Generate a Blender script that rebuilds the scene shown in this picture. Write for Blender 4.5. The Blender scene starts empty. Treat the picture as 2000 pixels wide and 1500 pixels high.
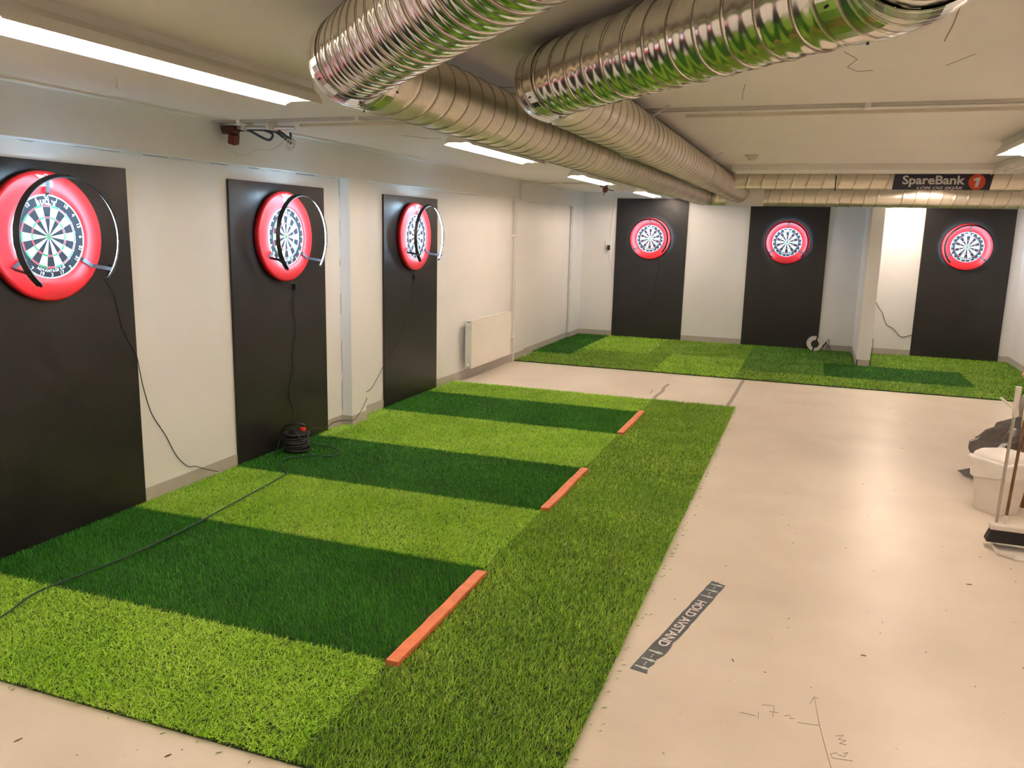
import bpy, bmesh, math, random
import numpy as np
from mathutils import Vector, Matrix
random.seed(7)
PI = math.pi
scene = bpy.context.scene
col = scene.collection

# ------------------------------------------------------------------ camera, world, exposure
cam_d = bpy.data.cameras.new('camera'); cam = bpy.data.objects.new('camera', cam_d); col.objects.link(cam)
cr, cu, cf = ((0.93829, 0.34505, 0.02368), (-0.08623, 0.16708, 0.98217), (-0.33494, 0.92359, -0.18652))
cam.matrix_world = Matrix(((cr[0], cu[0], -cf[0], 3.9608), (cr[1], cu[1], -cf[1], -0.6374),
                           (cr[2], cu[2], -cf[2], 1.8289), (0, 0, 0, 1)))
cam_d.sensor_width = 36.0; cam_d.lens = 1589.4 / 2000 * 36.0; cam_d.clip_start = 0.02
scene.camera = cam
world = bpy.data.worlds.new('world'); scene.world = world; world.use_nodes = True
world.node_tree.nodes['Background'].inputs[0].default_value = (0, 0, 0, 1)
world.node_tree.nodes['Background'].inputs[1].default_value = 0.0
scene.view_settings.view_transform = 'Standard'; scene.view_settings.look = 'None'
scene.view_settings.gamma = 1.0; scene.view_settings.use_curve_mapping = False
scene.view_settings.exposure = 1.90
scene.cycles.max_bounces = 6; scene.cycles.diffuse_bounces = 4; scene.cycles.glossy_bounces = 4; scene.cycles.transmission_bounces = 2
scene.cycles.caustics_reflective = False; scene.cycles.caustics_refractive = False
TUBE_STRENGTH, TUBE_COLOR = 38.0, (1.0, 0.795, 0.65)
LED_STRENGTH, LED_COLOR = 25.0, (0.48, 0.75, 1.0)

# ------------------------------------------------------------------ materials
MATS = {}
def mat(name, c, rough=0.6, metal=0.0, var=0.0, scale=8.0, bump=0.0, bscale=60.0, spec=0.5, c2=None, emit=None, estr=0.0, coat=0.0):
    if name in MATS: return MATS[name]
    m = bpy.data.materials.new(name); m.use_nodes = True; MATS[name] = m
    nt = m.node_tree; b = nt.nodes['Principled BSDF']
    b.inputs['Base Color'].default_value = (*c, 1); b.inputs['Roughness'].default_value = rough
    b.inputs['Metallic'].default_value = metal; b.inputs['Specular IOR Level'].default_value = spec
    if coat: b.inputs['Coat Weight'].default_value = coat
    if emit:
        b.inputs['Emission Color'].default_value = (*emit, 1); b.inputs['Emission Strength'].default_value = estr
    if var or c2 or bump: tc = nt.nodes.new('ShaderNodeTexCoord')
    if var or c2:
        n = nt.nodes.new('ShaderNodeTexNoise'); n.inputs['Scale'].default_value = scale; n.inputs['Detail'].default_value = 5
        nt.links.new(tc.outputs['Object'], n.inputs['Vector'])
        r = nt.nodes.new('ShaderNodeValToRGB'); r.color_ramp.elements[0].position = 0.35; r.color_ramp.elements[1].position = 0.65
        a = c2 if c2 else tuple(max(0, x * (1 - var)) for x in c)
        d = c if c2 else tuple(min(1, x * (1 + var * 0.5)) for x in c)
        r.color_ramp.elements[0].color = (*a, 1); r.color_ramp.elements[1].color = (*d, 1)
        nt.links.new(n.outputs['Fac'], r.inputs['Fac']); nt.links.new(r.outputs['Color'], b.inputs['Base Color'])
    if bump:
        n2 = nt.nodes.new('ShaderNodeTexNoise'); n2.inputs['Scale'].default_value = bscale; n2.inputs['Detail'].default_value = 4
        nt.links.new(tc.outputs['Object'], n2.inputs['Vector'])
        bp = nt.nodes.new('ShaderNodeBump'); bp.inputs['Strength'].default_value = bump; bp.inputs['Distance'].default_value = 0.004
        nt.links.new(n2.outputs['Fac'], bp.inputs['Height']); nt.links.new(bp.outputs['Normal'], b.inputs['Normal'])
    return m

def floor_mat():
    m = mat('floor_paint', (0.70, 0.63, 0.53), 0.34, spec=0.4); nt = m.node_tree; b = nt.nodes['Principled BSDF']
    tc = nt.nodes.new('ShaderNodeTexCoord')
    n1 = nt.nodes.new('ShaderNodeTexNoise'); n1.inputs['Scale'].default_value = 1.6; n1.inputs['Detail'].default_value = 6
    n2 = nt.nodes.new('ShaderNodeTexNoise'); n2.inputs['Scale'].default_value = 26; n2.inputs['Detail'].default_value = 3
    n3 = nt.nodes.new('ShaderNodeTexNoise'); n3.inputs['Scale'].default_value = 90; n3.inputs['Detail'].default_value = 2
    for n in (n1, n2, n3): nt.links.new(tc.outputs['Object'], n.inputs['Vector'])
    r1 = nt.nodes.new('ShaderNodeValToRGB'); e = r1.color_ramp.elements
    e[0].position = 0.3; e[0].color = (0.68, 0.61, 0.51, 1); e[1].position = 0.6; e[1].color = (0.77, 0.70, 0.595, 1)
    nt.links.new(n1.outputs['Fac'], r1.inputs['Fac'])
    r2 = nt.nodes.new('ShaderNodeValToRGB'); e = r2.color_ramp.elements
    e[0].position = 0.225; e[0].color = (0.36, 0.30, 0.24, 1); e[1].position = 0.27; e[1].color = (1, 1, 1, 1)
    nt.links.new(n2.outputs['Fac'], r2.inputs['Fac'])
    mx = nt.nodes.new('ShaderNodeMixRGB'); mx.blend_type = 'MULTIPLY'; mx.inputs[0].default_value = 0.8
    nt.links.new(r1.outputs[0], mx.inputs[1]); nt.links.new(r2.outputs[0], mx.inputs[2])
    nt.links.new(mx.outputs[0], b.inputs['Base Color'])
    mr = nt.nodes.new('ShaderNodeMapRange'); mr.inputs[3].default_value = 0.26; mr.inputs[4].default_value = 0.42
    nt.links.new(n1.outputs['Fac'], mr.inputs[0]); nt.links.new(mr.outputs[0], b.inputs['Roughness'])
    bp = nt.nodes.new('ShaderNodeBump'); bp.inputs['Strength'].default_value = 0.18; bp.inputs['Distance'].default_value = 0.002
    nt.links.new(n3.outputs['Fac'], bp.inputs['Height']); nt.links.new(bp.outputs['Normal'], b.inputs['Normal'])
    return m

def wall_mat(name, c, speck=(0.45, 0.43, 0.42)):
    m = mat(name, c, 0.6, spec=0.3); nt = m.node_tree; b = nt.nodes['Principled BSDF']
    tc = nt.nodes.new('ShaderNodeTexCoord')
    n1 = nt.nodes.new('ShaderNodeTexNoise'); n1.inputs['Scale'].default_value = 1.3; n1.inputs['Detail'].default_value = 5
    n2 = nt.nodes.new('ShaderNodeTexNoise'); n2.inputs['Scale'].default_value = 14; n2.inputs['Detail'].default_value = 8; n2.inputs['Roughness'].default_value = 0.7
    n3 = nt.nodes.new('ShaderNodeTexNoise'); n3.inputs['Scale'].default_value = 35; n3.inputs['Detail'].default_value = 5
    for n in (n1, n2, n3): nt.links.new(tc.outputs['Object'], n.inputs['Vector'])
    r1 = nt.nodes.new('ShaderNodeValToRGB'); e = r1.color_ramp.elements
    e[0].position = 0.3; e[0].color = (*[x * 0.955 for x in c], 1); e[1].position = 0.65; e[1].color = (*c, 1)
    nt.links.new(n1.outputs['Fac'], r1.inputs['Fac'])
    r2 = nt.nodes.new('ShaderNodeValToRGB'); e = r2.color_ramp.elements
    e[0].position = 0.235; e[0].color = (*speck, 1); e[1].position = 0.275; e[1].color = (1, 1, 1, 1)
    nt.links.new(n2.outputs['Fac'], r2.inputs['Fac'])
    mx = nt.nodes.new('ShaderNodeMixRGB'); mx.blend_type = 'MULTIPLY'; mx.inputs[0].default_value = 0.6
    nt.links.new(r1.outputs[0], mx.inputs[1]); nt.links.new(r2.outputs[0], mx.inputs[2])
    nt.links.new(mx.outputs[0], b.inputs['Base Color'])
    bp = nt.nodes.new('ShaderNodeBump'); bp.inputs['Strength'].default_value = 0.2; bp.inputs['Distance'].default_value = 0.004
    nt.links.new(n3.outputs['Fac'], bp.inputs['Height']); nt.links.new(bp.outputs['Normal'], b.inputs['Normal'])
    return m

def metal_mat(name, c, rough, bump=0.06, metal=1.0):
    m = mat(name, c, rough, metal); nt = m.node_tree; b = nt.nodes['Principled BSDF']
    tc = nt.nodes.new('ShaderNodeTexCoord')
    n = nt.nodes.new('ShaderNodeTexNoise'); n.inputs['Scale'].default_value = 7; n.inputs['Detail'].default_value = 6
    v = nt.nodes.new('ShaderNodeTexVoronoi'); v.inputs['Scale'].default_value = 120
    for q in (n, v): nt.links.new(tc.outputs['Object'], q.inputs['Vector'])
    mr = nt.nodes.new('ShaderNodeMapRange'); mr.inputs[3].default_value = rough * 0.7; mr.inputs[4].default_value = rough * 1.35
    nt.links.new(n.outputs['Fac'], mr.inputs[0]); nt.links.new(mr.outputs[0], b.inputs['Roughness'])
    mx = nt.nodes.new('ShaderNodeMixRGB'); mx.inputs[1].default_value = (*[x * 0.88 for x in c], 1); mx.inputs[2].default_value = (*c, 1)
    nt.links.new(v.outputs['Color'], mx.inputs[0]); nt.links.new(mx.outputs[0], b.inputs['Base Color'])
    bp = nt.nodes.new('ShaderNodeBump'); bp.inputs['Strength'].default_value = bump; bp.inputs['Distance'].default_value = 0.02
    nt.links.new(n.outputs['Fac'], bp.inputs['Height']); nt.links.new(bp.outputs['Normal'], b.inputs['Normal'])
    return m

def turf_mat(name, lo, mid, hi):
    m = bpy.data.materials.new(name); m.use_nodes = True; MATS[name] = m
    nt = m.node_tree; b = nt.nodes['Principled BSDF']; b.inputs['Roughness'].default_value = 0.38
    b.inputs['Specular IOR Level'].default_value = 0.3
    g = nt.nodes.new('ShaderNodeNewGeometry')
    tc = nt.nodes.new('ShaderNodeTexCoord')
    n = nt.nodes.new('ShaderNodeTexNoise'); n.inputs['Scale'].default_value = 2.2; n.inputs['Detail'].default_value = 3
    nt.links.new(tc.outputs['Object'], n.inputs['Vector'])
    ad = nt.nodes.new('ShaderNodeMath'); ad.operation = 'MULTIPLY_ADD'; ad.inputs[1].default_value = 0.55
    sc = nt.nodes.new('ShaderNodeMath'); sc.operation = 'MULTIPLY'; sc.inputs[1].default_value = 0.5
    nt.links.new(n.outputs['Fac'], sc.inputs[0])
    nt.links.new(g.outputs['Random Per Island'], ad.inputs[0]); nt.links.new(sc.outputs[0], ad.inputs[2])
    r = nt.nodes.new('ShaderNodeValToRGB'); e = r.color_ramp.elements
    e[0].position = 0.1; e[0].color = (*lo, 1); e[1].position = 0.85; e[1].color = (*hi, 1)
    k = e.new(0.45); k.color = (*mid, 1)
    nt.links.new(ad.outputs[0], r.inputs['Fac']); nt.links.new(r.outputs['Color'], b.inputs['Base Color'])
    tr = nt.nodes.new('ShaderNodeBsdfTranslucent'); nt.links.new(r.outputs['Color'], tr.inputs['Color'])
    ms = nt.nodes.new('ShaderNodeMixShader'); ms.inputs[0].default_value = 0.3
    nt.links.new(b.outputs[0], ms.inputs[1]); nt.links.new(tr.outputs[0], ms.inputs[2])
    nt.links.new(ms.outputs[0], nt.nodes['Material Output'].inputs['Surface'])
    return m

M_FLOOR = floor_mat()
M_WALL = wall_mat('wall_paint', (0.83, 0.82, 0.81))
M_CEIL = wall_mat('ceiling_paint', (0.86, 0.84, 0.80), (0.6, 0.56, 0.5))
M_BASE = mat('baseboard_paint', (0.47, 0.43, 0.385), 0.5, var=0.06)
M_BLACK = mat('black_board_paint', (0.0125, 0.0110, 0.0115), 0.36, var=0.25, scale=3, bump=0.25, bscale=28)
M_RED = mat('red_foam', (0.56, 0.010, 0.014), 0.42, var=0.05)
M_PRINT = mat('white_print', (0.85, 0.85, 0.83), 0.6)
M_SISALB = mat('sisal_black', (0.014, 0.016, 0.022), 0.85, bump=0.2, bscale=400)
M_SISALW = mat('sisal_cream', (0.78, 0.76, 0.58), 0.85, bump=0.2, bscale=400)
M_SISALR = mat('sisal_red', (0.62, 0.05, 0.07), 0.85)
M_SISALG = mat('sisal_green', (0.02, 0.30, 0.11), 0.85)
M_WIRE = mat('wire_steel', (0.6, 0.6, 0.6), 0.35, 1.0)
M_RIM = mat('board_rim_black', (0.02, 0.02, 0.024), 0.55)
M_PLASTIC = mat('black_plastic', (0.012, 0.012, 0.014), 0.4)
M_ARM = mat('grey_anodised', (0.055, 0.055, 0.062), 0.4, 0.4)
M_LED = mat('led_diffuser', (0.9, 0.9, 0.9), 0.5, emit=LED_COLOR, estr=LED_STRENGTH)
M_TUBE = mat('fluorescent_glass', (0.9, 0.9, 0.9), 0.4, emit=TUBE_COLOR, estr=TUBE_STRENGTH)
M_TUBEOFF = mat('unlit_fluorescent_glass', (0.8, 0.8, 0.78), 0.3)
M_LAMP = mat('lamp_enamel', (0.86, 0.85, 0.82), 0.4, var=0.03)
M_DUCT = metal_mat('galvanised_steel', (0.84, 0.77, 0.66), 0.34, metal=0.88)
M_DUCTN = metal_mat('bright_galvanised_steel', (0.84, 0.81, 0.76), 0.15, 0.05)
M_SEAM = mat('seam_shade_steel', (0.30, 0.26, 0.21), 0.45, 0.9)  # real lock seams, darkened so the colour holds the groove's shadow
M_ALU = mat('aluminium_channel', (0.62, 0.61, 0.58), 0.35, 0.9)
M_TRUNK = mat('trunking_plastic', (0.72, 0.66, 0.56), 0.5)
M_RADW = mat('radiator_enamel', (0.82, 0.79, 0.74), 0.35)
M_PIPE = mat('painted_pipe', (0.74, 0.72, 0.68), 0.4, var=0.05)
M_WOODO = mat('orange_painted_wood', (0.72, 0.20, 0.075), 0.55, var=0.15, scale=18, bump=0.2)
M_CORDB = mat('black_cord', (0.015, 0.014, 0.014), 0.5)
M_CORDG = mat('green_cord', (0.012, 0.045, 0.028), 0.45)
M_CORDW = mat('white_cord', (0.75, 0.75, 0.74), 0.45)
M_STICK = mat('sticker_grey', (0.085, 0.10, 0.115), 0.45, var=0.1)
M_STICKW = mat('sticker_white', (0.85, 0.82, 0.78), 0.5)
M_STICKM = mat('sticker_mint', (0.58, 0.66, 0.58), 0.5)
M_NAVY = mat('sign_navy', (0.022, 0.022, 0.048), 0.35)
M_SIGNW = mat('sign_white', (0.72, 0.71, 0.72), 0.4)
M_ORANGE = mat('sign_orange', (0.66, 0.07, 0.015), 0.4)
M_BROWN = mat('brown_plastic', (0.10, 0.035, 0.02), 0.5, var=0.2)
M_TAPE = mat('grey_tape_residue', (0.36, 0.31, 0.26), 0.6, var=0.25, scale=25)
M_BIN = mat('white_bin_plastic', (0.74, 0.70, 0.64), 0.4, var=0.04)
M_BAGW = mat('white_bag_film', (0.84, 0.82, 0.78), 0.3, var=0.05)
M_BAGG = mat('grey_bag_film', (0.085, 0.075, 0.07), 0.22, var=0.3, scale=14)
M_STEEL = mat('brushed_pole', (0.5, 0.47, 0.43), 0.32, 0.9)
M_RUST = mat('rusty_pole', (0.24, 0.12, 0.06), 0.4, 0.6, var=0.4, scale=10)
M_WOOD = mat('light_wood', (0.50, 0.27, 0.12), 0.45, var=0.2, scale=9)
M_DWOOD = mat('brown_wood', (0.20, 0.09, 0.04), 0.5, var=0.25, scale=9)
M_BRISTLE = mat('black_bristle', (0.012, 0.010, 0.009), 0.8)
M_SCREW = mat('screw_dark', (0.05, 0.045, 0.04), 0.5, 0.7)
M_PENCIL = mat('pencil_graphite', (0.20, 0.15, 0.11), 0.7)
M_REDPL = mat('red_socket_plastic', (0.75, 0.04, 0.02), 0.4)
M_JOINT = mat('joint_crack', (0.30, 0.25, 0.19), 0.8)
M_BACKING = mat('turf_backing', (0.02, 0.045, 0.012), 0.95)
M_TL = turf_mat('turf_light', (0.13, 0.36, 0.010), (0.37, 0.73, 0.025), (0.75, 0.95, 0.20))
M_TD = turf_mat('turf_dark', (0.006, 0.075, 0.001), (0.018, 0.17, 0.002), (0.075, 0.34, 0.015))
M_TM = turf_mat('turf_olive', (0.072, 0.22, 0.005), (0.19, 0.43, 0.010), (0.52, 0.72, 0.11))
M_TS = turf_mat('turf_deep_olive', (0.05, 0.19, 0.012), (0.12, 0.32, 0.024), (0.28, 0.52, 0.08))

# ------------------------------------------------------------------ mesh helpers
class MB:
    def __init__(s): s.v = []; s.f = []
    def add(s, vs, fs):
        o = len(s.v); s.v += [tuple(p) for p in vs]; s.f += [tuple(i + o for i in f) for f in fs]; return s
    def box(s, x0, x1, y0, y1, z0, z1):
        return s.add([(x0, y0, z0), (x1, y0, z0), (x1, y1, z0), (x0, y1, z0), (x0, y0, z1), (x1, y0, z1), (x1, y1, z1), (x0, y1, z1)],
                     [(0, 3, 2, 1), (4, 5, 6, 7), (0, 1, 5, 4), (1, 2, 6, 5), (2, 3, 7, 6), (3, 0, 4, 7)])
    def prism(s, poly, h0, h1, fn=None):
        n = len(poly); fn = fn or (lambda a, b, h: (a, b, h))
        return s.add([fn(a, b, h0) for a, b in poly] + [fn(a, b, h1) for a, b in poly],
                     [tuple(range(n))[::-1], tuple(range(n, 2 * n))] + [(i, (i + 1) % n, n + (i + 1) % n, n + i) for i in range(n)])
    def tube(s, pts, r, n=8, cap=True, closed=False):
        P = [Vector(p) for p in pts]; m = len(P); rs = r if isinstance(r, (list, tuple)) else [r] * m
        rings = []; up = None
        for i in range(m):
            if closed: t = (P[(i + 1) % m] - P[i - 1]).normalized()
            else: t = (P[min(i + 1, m - 1)] - P[max(i - 1, 0)]).normalized()
            if up is None: up = t.orthogonal().normalized()
            up = (up - t * up.dot(t))
            up = up.normalized() if up.length > 1e-6 else t.orthogonal().normalized()
            b = t.cross(up)
            rings.append([P[i] + (up * math.cos(2 * PI * k / n) + b * math.sin(2 * PI * k / n)) * rs[i] for k in range(n)])
        vs = [q for rg in rings for q in rg]; fs = []
        for i in range(m if closed else m - 1):
            j = (i + 1) % m
            for k in range(n): fs.append((i * n + k, i * n + (k + 1) % n, j * n + (k + 1) % n, j * n + k))
        if cap and not closed: fs += [tuple(range(n))[::-1], tuple(range((m - 1) * n, m * n))]
        return s.add(vs, fs)
    def lathe(s, prof, n=48, axis='z', closed=True, a0=0, a1=2 * PI):
        """prof: (r, h); axis z (h up) or -y facing (h -> -y, disc in xz)"""
        full = abs(a1 - a0 - 2 * PI) < 1e-6; k = n if full else n + 1; m = len(prof); vs = []; fs = []
        for i in range(k):
            a = a0 + (a1 - a0) * i / n
            for r, h in prof:
                vs.append((r * math.cos(a), r * math.sin(a), h) if axis == 'z' else (r * math.cos(a), -h, r * math.sin(a)))
        for i in range(n):
            j = (i + 1) % k
            for p in range(m if closed else m - 1):
                q = (p + 1) % m; fs.append((i * m + p, j * m + p, j * m + q, i * m + q))
        if not full and closed: fs += [tuple(range(m))[::-1], tuple(range((k - 1) * m, k * m))]
        return s.add(vs, fs)
    def mesh(s, name):
        me = bpy.data.meshes.new(name); me.from_pydata(s.v, [], s.f); me.validate(); 
        bm = bmesh.new(); bm.from_mesh(me); bmesh.ops.recalc_face_normals(bm, faces=bm.faces); bm.to_mesh(me); bm.free()
        return me
    def build(s, name, m, parent=None, smooth=False, bevel=0.0, seg=2):
        me = s.mesh(name)
        if bevel:
            bm = bmesh.new(); bm.from_mesh(me)
            ed = [e for e in bm.edges if len(e.link_faces) == 2 and e.calc_face_angle(0) > 0.5]
            bmesh.ops.bevel(bm, geom=ed, offset=bevel, segments=seg, profile=0.5, affect='EDGES', clamp_overlap=True)
            bm.to_mesh(me); bm.free()
        return link(name, me, m, parent, smooth)
def link(name, me, m, parent=None, smooth=False):
    if m and not me.materials: me.materials.append(m)
    if smooth: me.polygons.foreach_set('use_smooth', [True] * len(me.polygons)); 
    if smooth and smooth != 'all':
        try: me.set_sharp_from_angle(angle=math.radians(40))
        except Exception: pass
    o = bpy.data.objects.new(name, me); col.objects.link(o)
    if parent: o.parent = parent
    return o
def empty(name, loc, rz=0.0):
    o = bpy.data.objects.new(name, None); col.objects.link(o); o.location = loc; o.rotation_euler = (0, 0, rz); o.empty_display_size = 0.1; return o
def tag(o, label, cat, group=None):
    o['label'] = label; o['category'] = cat
    if group: o['group'] = group
    return o
def struct(o): o['kind'] = 'structure'; return o
def copy_tree(o, parent=None):
    c = o.copy(); col.objects.link(c); c.parent = parent
    for ch in list(o.children): copy_tree(ch, c)
    return c
def text_polys(body, size=1.0, bold=0.0, extrude=0.0, shear=0.0, space=1.0):
    """text as mesh data, centred on its width, baseline 0"""
    cu_ = bpy.data.curves.new('lettering', 'FONT'); cu_.body = body; cu_.size = size; cu_.offset = bold; cu_.extrude = extrude
    cu_.shear = shear; cu_.space_character = space; cu_.resolution_u = 3; cu_.align_x = 'CENTER'
    o = bpy.data.objects.new('lettering', cu_); col.objects.link(o)
    bpy.context.view_layer.update()
    me = bpy.data.meshes.new_from_object(o.evaluated_get(bpy.context.evaluated_depsgraph_get()))
    vs = [tuple(v.co) for v in me.vertices]; fs = [tuple(p.vertices) for p in me.polygons]
    bpy.data.objects.remove(o); bpy.data.curves.remove(cu_); bpy.data.meshes.remove(me)
    return vs, fs
def smooth_path(pts, sub=6):
    P = [Vector(p) for p in pts]; out = []
    for i in range(len(P) - 1):
        a, b, c, d = P[max(i - 1, 0)], P[i], P[i + 1], P[min(i + 2, len(P) - 1)]
        for k in range(sub):
            t = k / sub
            out.append(0.5 * ((2 * b) + (c - a) * t + (2 * a - 5 * b + 4 * c - d) * t * t + (3 * b - a - 3 * c + d) * t ** 3))
    out.append(P[-1]); return out

# ------------------------------------------------------------------ the setting
XR, YB, YF, ZC = 6.87, 13.50, -3.6, 2.50
LX = 0.085                    # face of the posts and lintel on the left wall
struct(MB().box(-0.4, XR + 0.3, YF - 0.3, YB + 0.3, -0.2, 0).build('floor', M_FLOOR))
ceil = struct(MB().box(-0.4, XR + 0.3, YF - 0.3, YB + 0.3, ZC, ZC + 0.2).build('ceiling', M_CEIL))
w = MB().box(-0.3, -0.02, YF - 0.3, YB + 0.3, 0, ZC)
struct(w.build('wall_left', M_WALL))
struct(MB().box(-0.03, LX, YF - 0.3, YB + 0.05, 2.235, ZC + .01).build('trim_2', M_WALL))
for k, (y0, y1) in enumerate(((5.745, 6.0), (10.06, 10.5), (12.88, YB + 0.05), (-1.2, -0.9))): struct(MB().box(-0.03, LX - .0003, y0, y1, 0, 2.24).build('trim_%d' % (k + 3), M_WALL))
struct(MB().prism([(-0.03, 7.75), (-0.02, 7.75), (0.075, 9.4), (0.075, 10.07), (-0.03, 10.07)], 0, 2.236).build('trim_7', M_WALL))
struct(MB().box(-0.03, 0.045, 10.49, 12.89, 0, 2.236).build('trim_8', M_WALL))
w = MB().box(-0.3, XR + 0.3, YB, YB + 0.3, 0, ZC)
struct(w.build('wall_back', M_WALL))
struct(MB().box(XR, XR + 0.3, YF - 0.3, YB + 0.1, 0, ZC).build('wall_right', M_WALL))
struct(MB().box(-0.3, XR + 0.3, YF - 0.3, YF, 0, ZC).build('wall_front', M_WALL))
struct(MB().box(4.665, 4.84, 11.98, YB + 0.05, 0, ZC).build('wall_partition', M_WALL, bevel=0.008))
# hairline cracks where lintel and post meet the recessed wall
rng = random.Random(21)
for nm, par, fn, t0, t1 in (('corner_crack', 'trim_2', lambda t, e: (-0.0195, t, 2.2335 - abs(e)), 2.3, 5.7), ('corner_crack', 'trim_3', lambda t, e: (-0.0190 + abs(e), 5.7440, t), 0.15, 2.22)):
    mb = MB(); t = t0
    while t < t1:
        n = rng.randint(3, 9); pts = []
        for k in range(n): pts.append(fn(min(t, t1), rng.uniform(-.004, .004))); t += rng.uniform(.02, .06)
        mb.tube(pts, rng.uniform(.0008, .0022), 4); t += rng.uniform(.01, .22)
    o = mb.build(nm, mat('crack_dark', (.10, .095, .09), .9), bpy.data.objects[par]); o['kind'] = 'stuff'
# baseboards (painted band)
b = MB(); T = 0.006; H = 0.105
for x, y0, y1 in ((-0.02, YF, 5.745), (LX, 5.745, 6.0), (-0.02, 6.0, 7.75), (LX, 10.06, 10.5), (0.045, 10.5, 12.88), (LX, 12.88, YB)):
    b.box(x - 0.01, x + T, y0, y1, 0, H)
b.prism([(-0.02, 7.75), (-0.02 + T, 7.75), (0.075 + T, 9.4), (0.075 + T, 10.06), (0.06, 10.06), (0.06, 9.4)], 0, H)
b.box(-0.02, LX + T, 5.745 - T, 5.746, 0, H); b.box(0.04, LX + T, 12.88 - T, 12.881, 0, H); b.box(0.06, LX + T, 10.06 - T, 10.061, 0, H)
struct(b.build('baseboard_left', M_BASE))
b = MB().box(0, 4.665, YB - T, YB + 0.01, 0, H); b.box(4.84, XR, YB - T, YB + 0.01, 0, H)
struct(b.build('baseboard_back', M_BASE))
b = MB().box(4.665 - T, 4.675, 11.98 - T, YB, 0, H); b.box(4.665 - T, 4.84 + T, 11.98 - T, 11.99, 0, H); b.box(4.83, 4.84 + T, 11.98 - T, YB, 0, H)
struct(b.build('baseboard_partition', M_BASE))
struct(MB().box(XR - T, XR + 0.01, YF, YB, 0, H).build('baseboard_right', M_BASE))
# shallow ceiling downstand in front of the cross ducts
struct(MB().box(3.14, XR + 0.05, 7.72, 8.22, 2.443, ZC + 0.02).build('trim_1', M_CEIL))
# fine ceiling joints and cracks
b = MB()
def crack(pts, r=0.0022):
    b.tube([(x, y, ZC - 0.0005) for x, y in pts], r, 4)
crack([(3.599, 3.365), (3.57, 3.60), (3.552, 3.804)]); crack([(3.50, 4.25), (3.53, 4.42)])
crack([(4.294, 2.124), (4.31, 2.4), (4.317, 2.654)]); crack([(4.0, 2.75), (4.05, 2.9), (4.02, 3.05), (4.06, 3.15), (4.12, 3.14)], 0.0016)
crack([(4.45, 2.9), (4.38, 3.1)], 0.0014); crack([(2.35, 3.0), (2.457, 3.192), (2.62, 3.25)], 0.0025)
crack([(1.0, 5.0), (1.1, 5.2), (1.2, 5.25)], 0.002); crack([(1.28, 6.3), (1.33, 6.5), (1.4, 6.7)], 0.003)
o = b.build('ceiling_cracks', M_JOINT); o.parent = ceil

# ------------------------------------------------------------------ artificial turf
def blades(x0, x1, y0, y1, dens, wid, hgt, lean, seed, tris=3, z0=0.012, holes=(), flop=1.0):
    rng = np.random.default_rng(seed); n = int((x1 - x0) * (y1 - y0) * dens)
    x = rng.uniform(x0 + 0.003, x1 - 0.003, n); y = rng.uniform(y0 + 0.003, y1 - 0.003, n)
    keep = np.ones(n, bool)
    for hx0, hx1, hy0, hy1 in holes: keep &= ~((x > hx0) & (x < hx1) & (y > hy0) & (y < hy1))
    x, y = x[keep], y[keep]; n = len(x)
    a = rng.uniform(0, 2 * PI, n); l = rng.uniform(0.25, 1.0, n) * hgt * flop
    dx = np.cos(a) * l + lean[0] * hgt; dy = np.sin(a) * l + lean[1] * hgt
    h = hgt * rng.uniform(0.5, 1.05, n); wv = wid * rng.uniform(0.7, 1.3, n)
    ta = a + PI / 2 + rng.uniform(-0.7, 0.7, n); px, py = np.cos(ta) * wv / 2, np.sin(ta) * wv / 2
    z = np.full(n, z0)
    if tris == 3:
        V = np.empty((n, 5, 3), np.float32)
        V[:, 0] = np.stack([x - px, y - py, z], 1); V[:, 1] = np.stack([x + px, y + py, z], 1)
        mx, my = x + dx * 0.35, y + dy * 0.35; mz = z + h * 0.65
        V[:, 2] = np.stack([mx + px * .85, my + py * .85, mz], 1); V[:, 3] = np.stack([mx - px * .85, my - py * .85, mz], 1)
        V[:, 4] = np.stack([x + dx, y + dy, z + h], 1)
        base = (np.arange(n) * 5)[:, None]
        loops = np.concatenate([base + [0, 1, 2, 3], base + [3, 2, 4]], 1).ravel()
        tot = np.tile([4, 3], n); k = 5
    else:
        V = np.empty((n, 3, 3), np.float32)
        V[:, 0] = np.stack([x - px, y - py, z], 1); V[:, 1] = np.stack([x + px, y + py, z], 1)
        V[:, 2] = np.stack([x + dx, y + dy, z + h], 1)
        loops = np.arange(n * 3); tot = np.full(n, 3); k = 3
    me = bpy.data.meshes.new('grass_blades')
    me.vertices.add(n * k); me.vertices.foreach_set('co', V.ravel())
    me.loops.add(len(loops)); me.loops.foreach_set('vertex_index', loops.astype(np.int32))
    st = np.concatenate([[0], np.cumsum(tot)[:-1]]); me.polygons.add(len(tot))
    me.polygons.foreach_set('loop_start', st.astype(np.int32)); me.update(calc_edges=True)
    return me
TSEED = [100]
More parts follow.
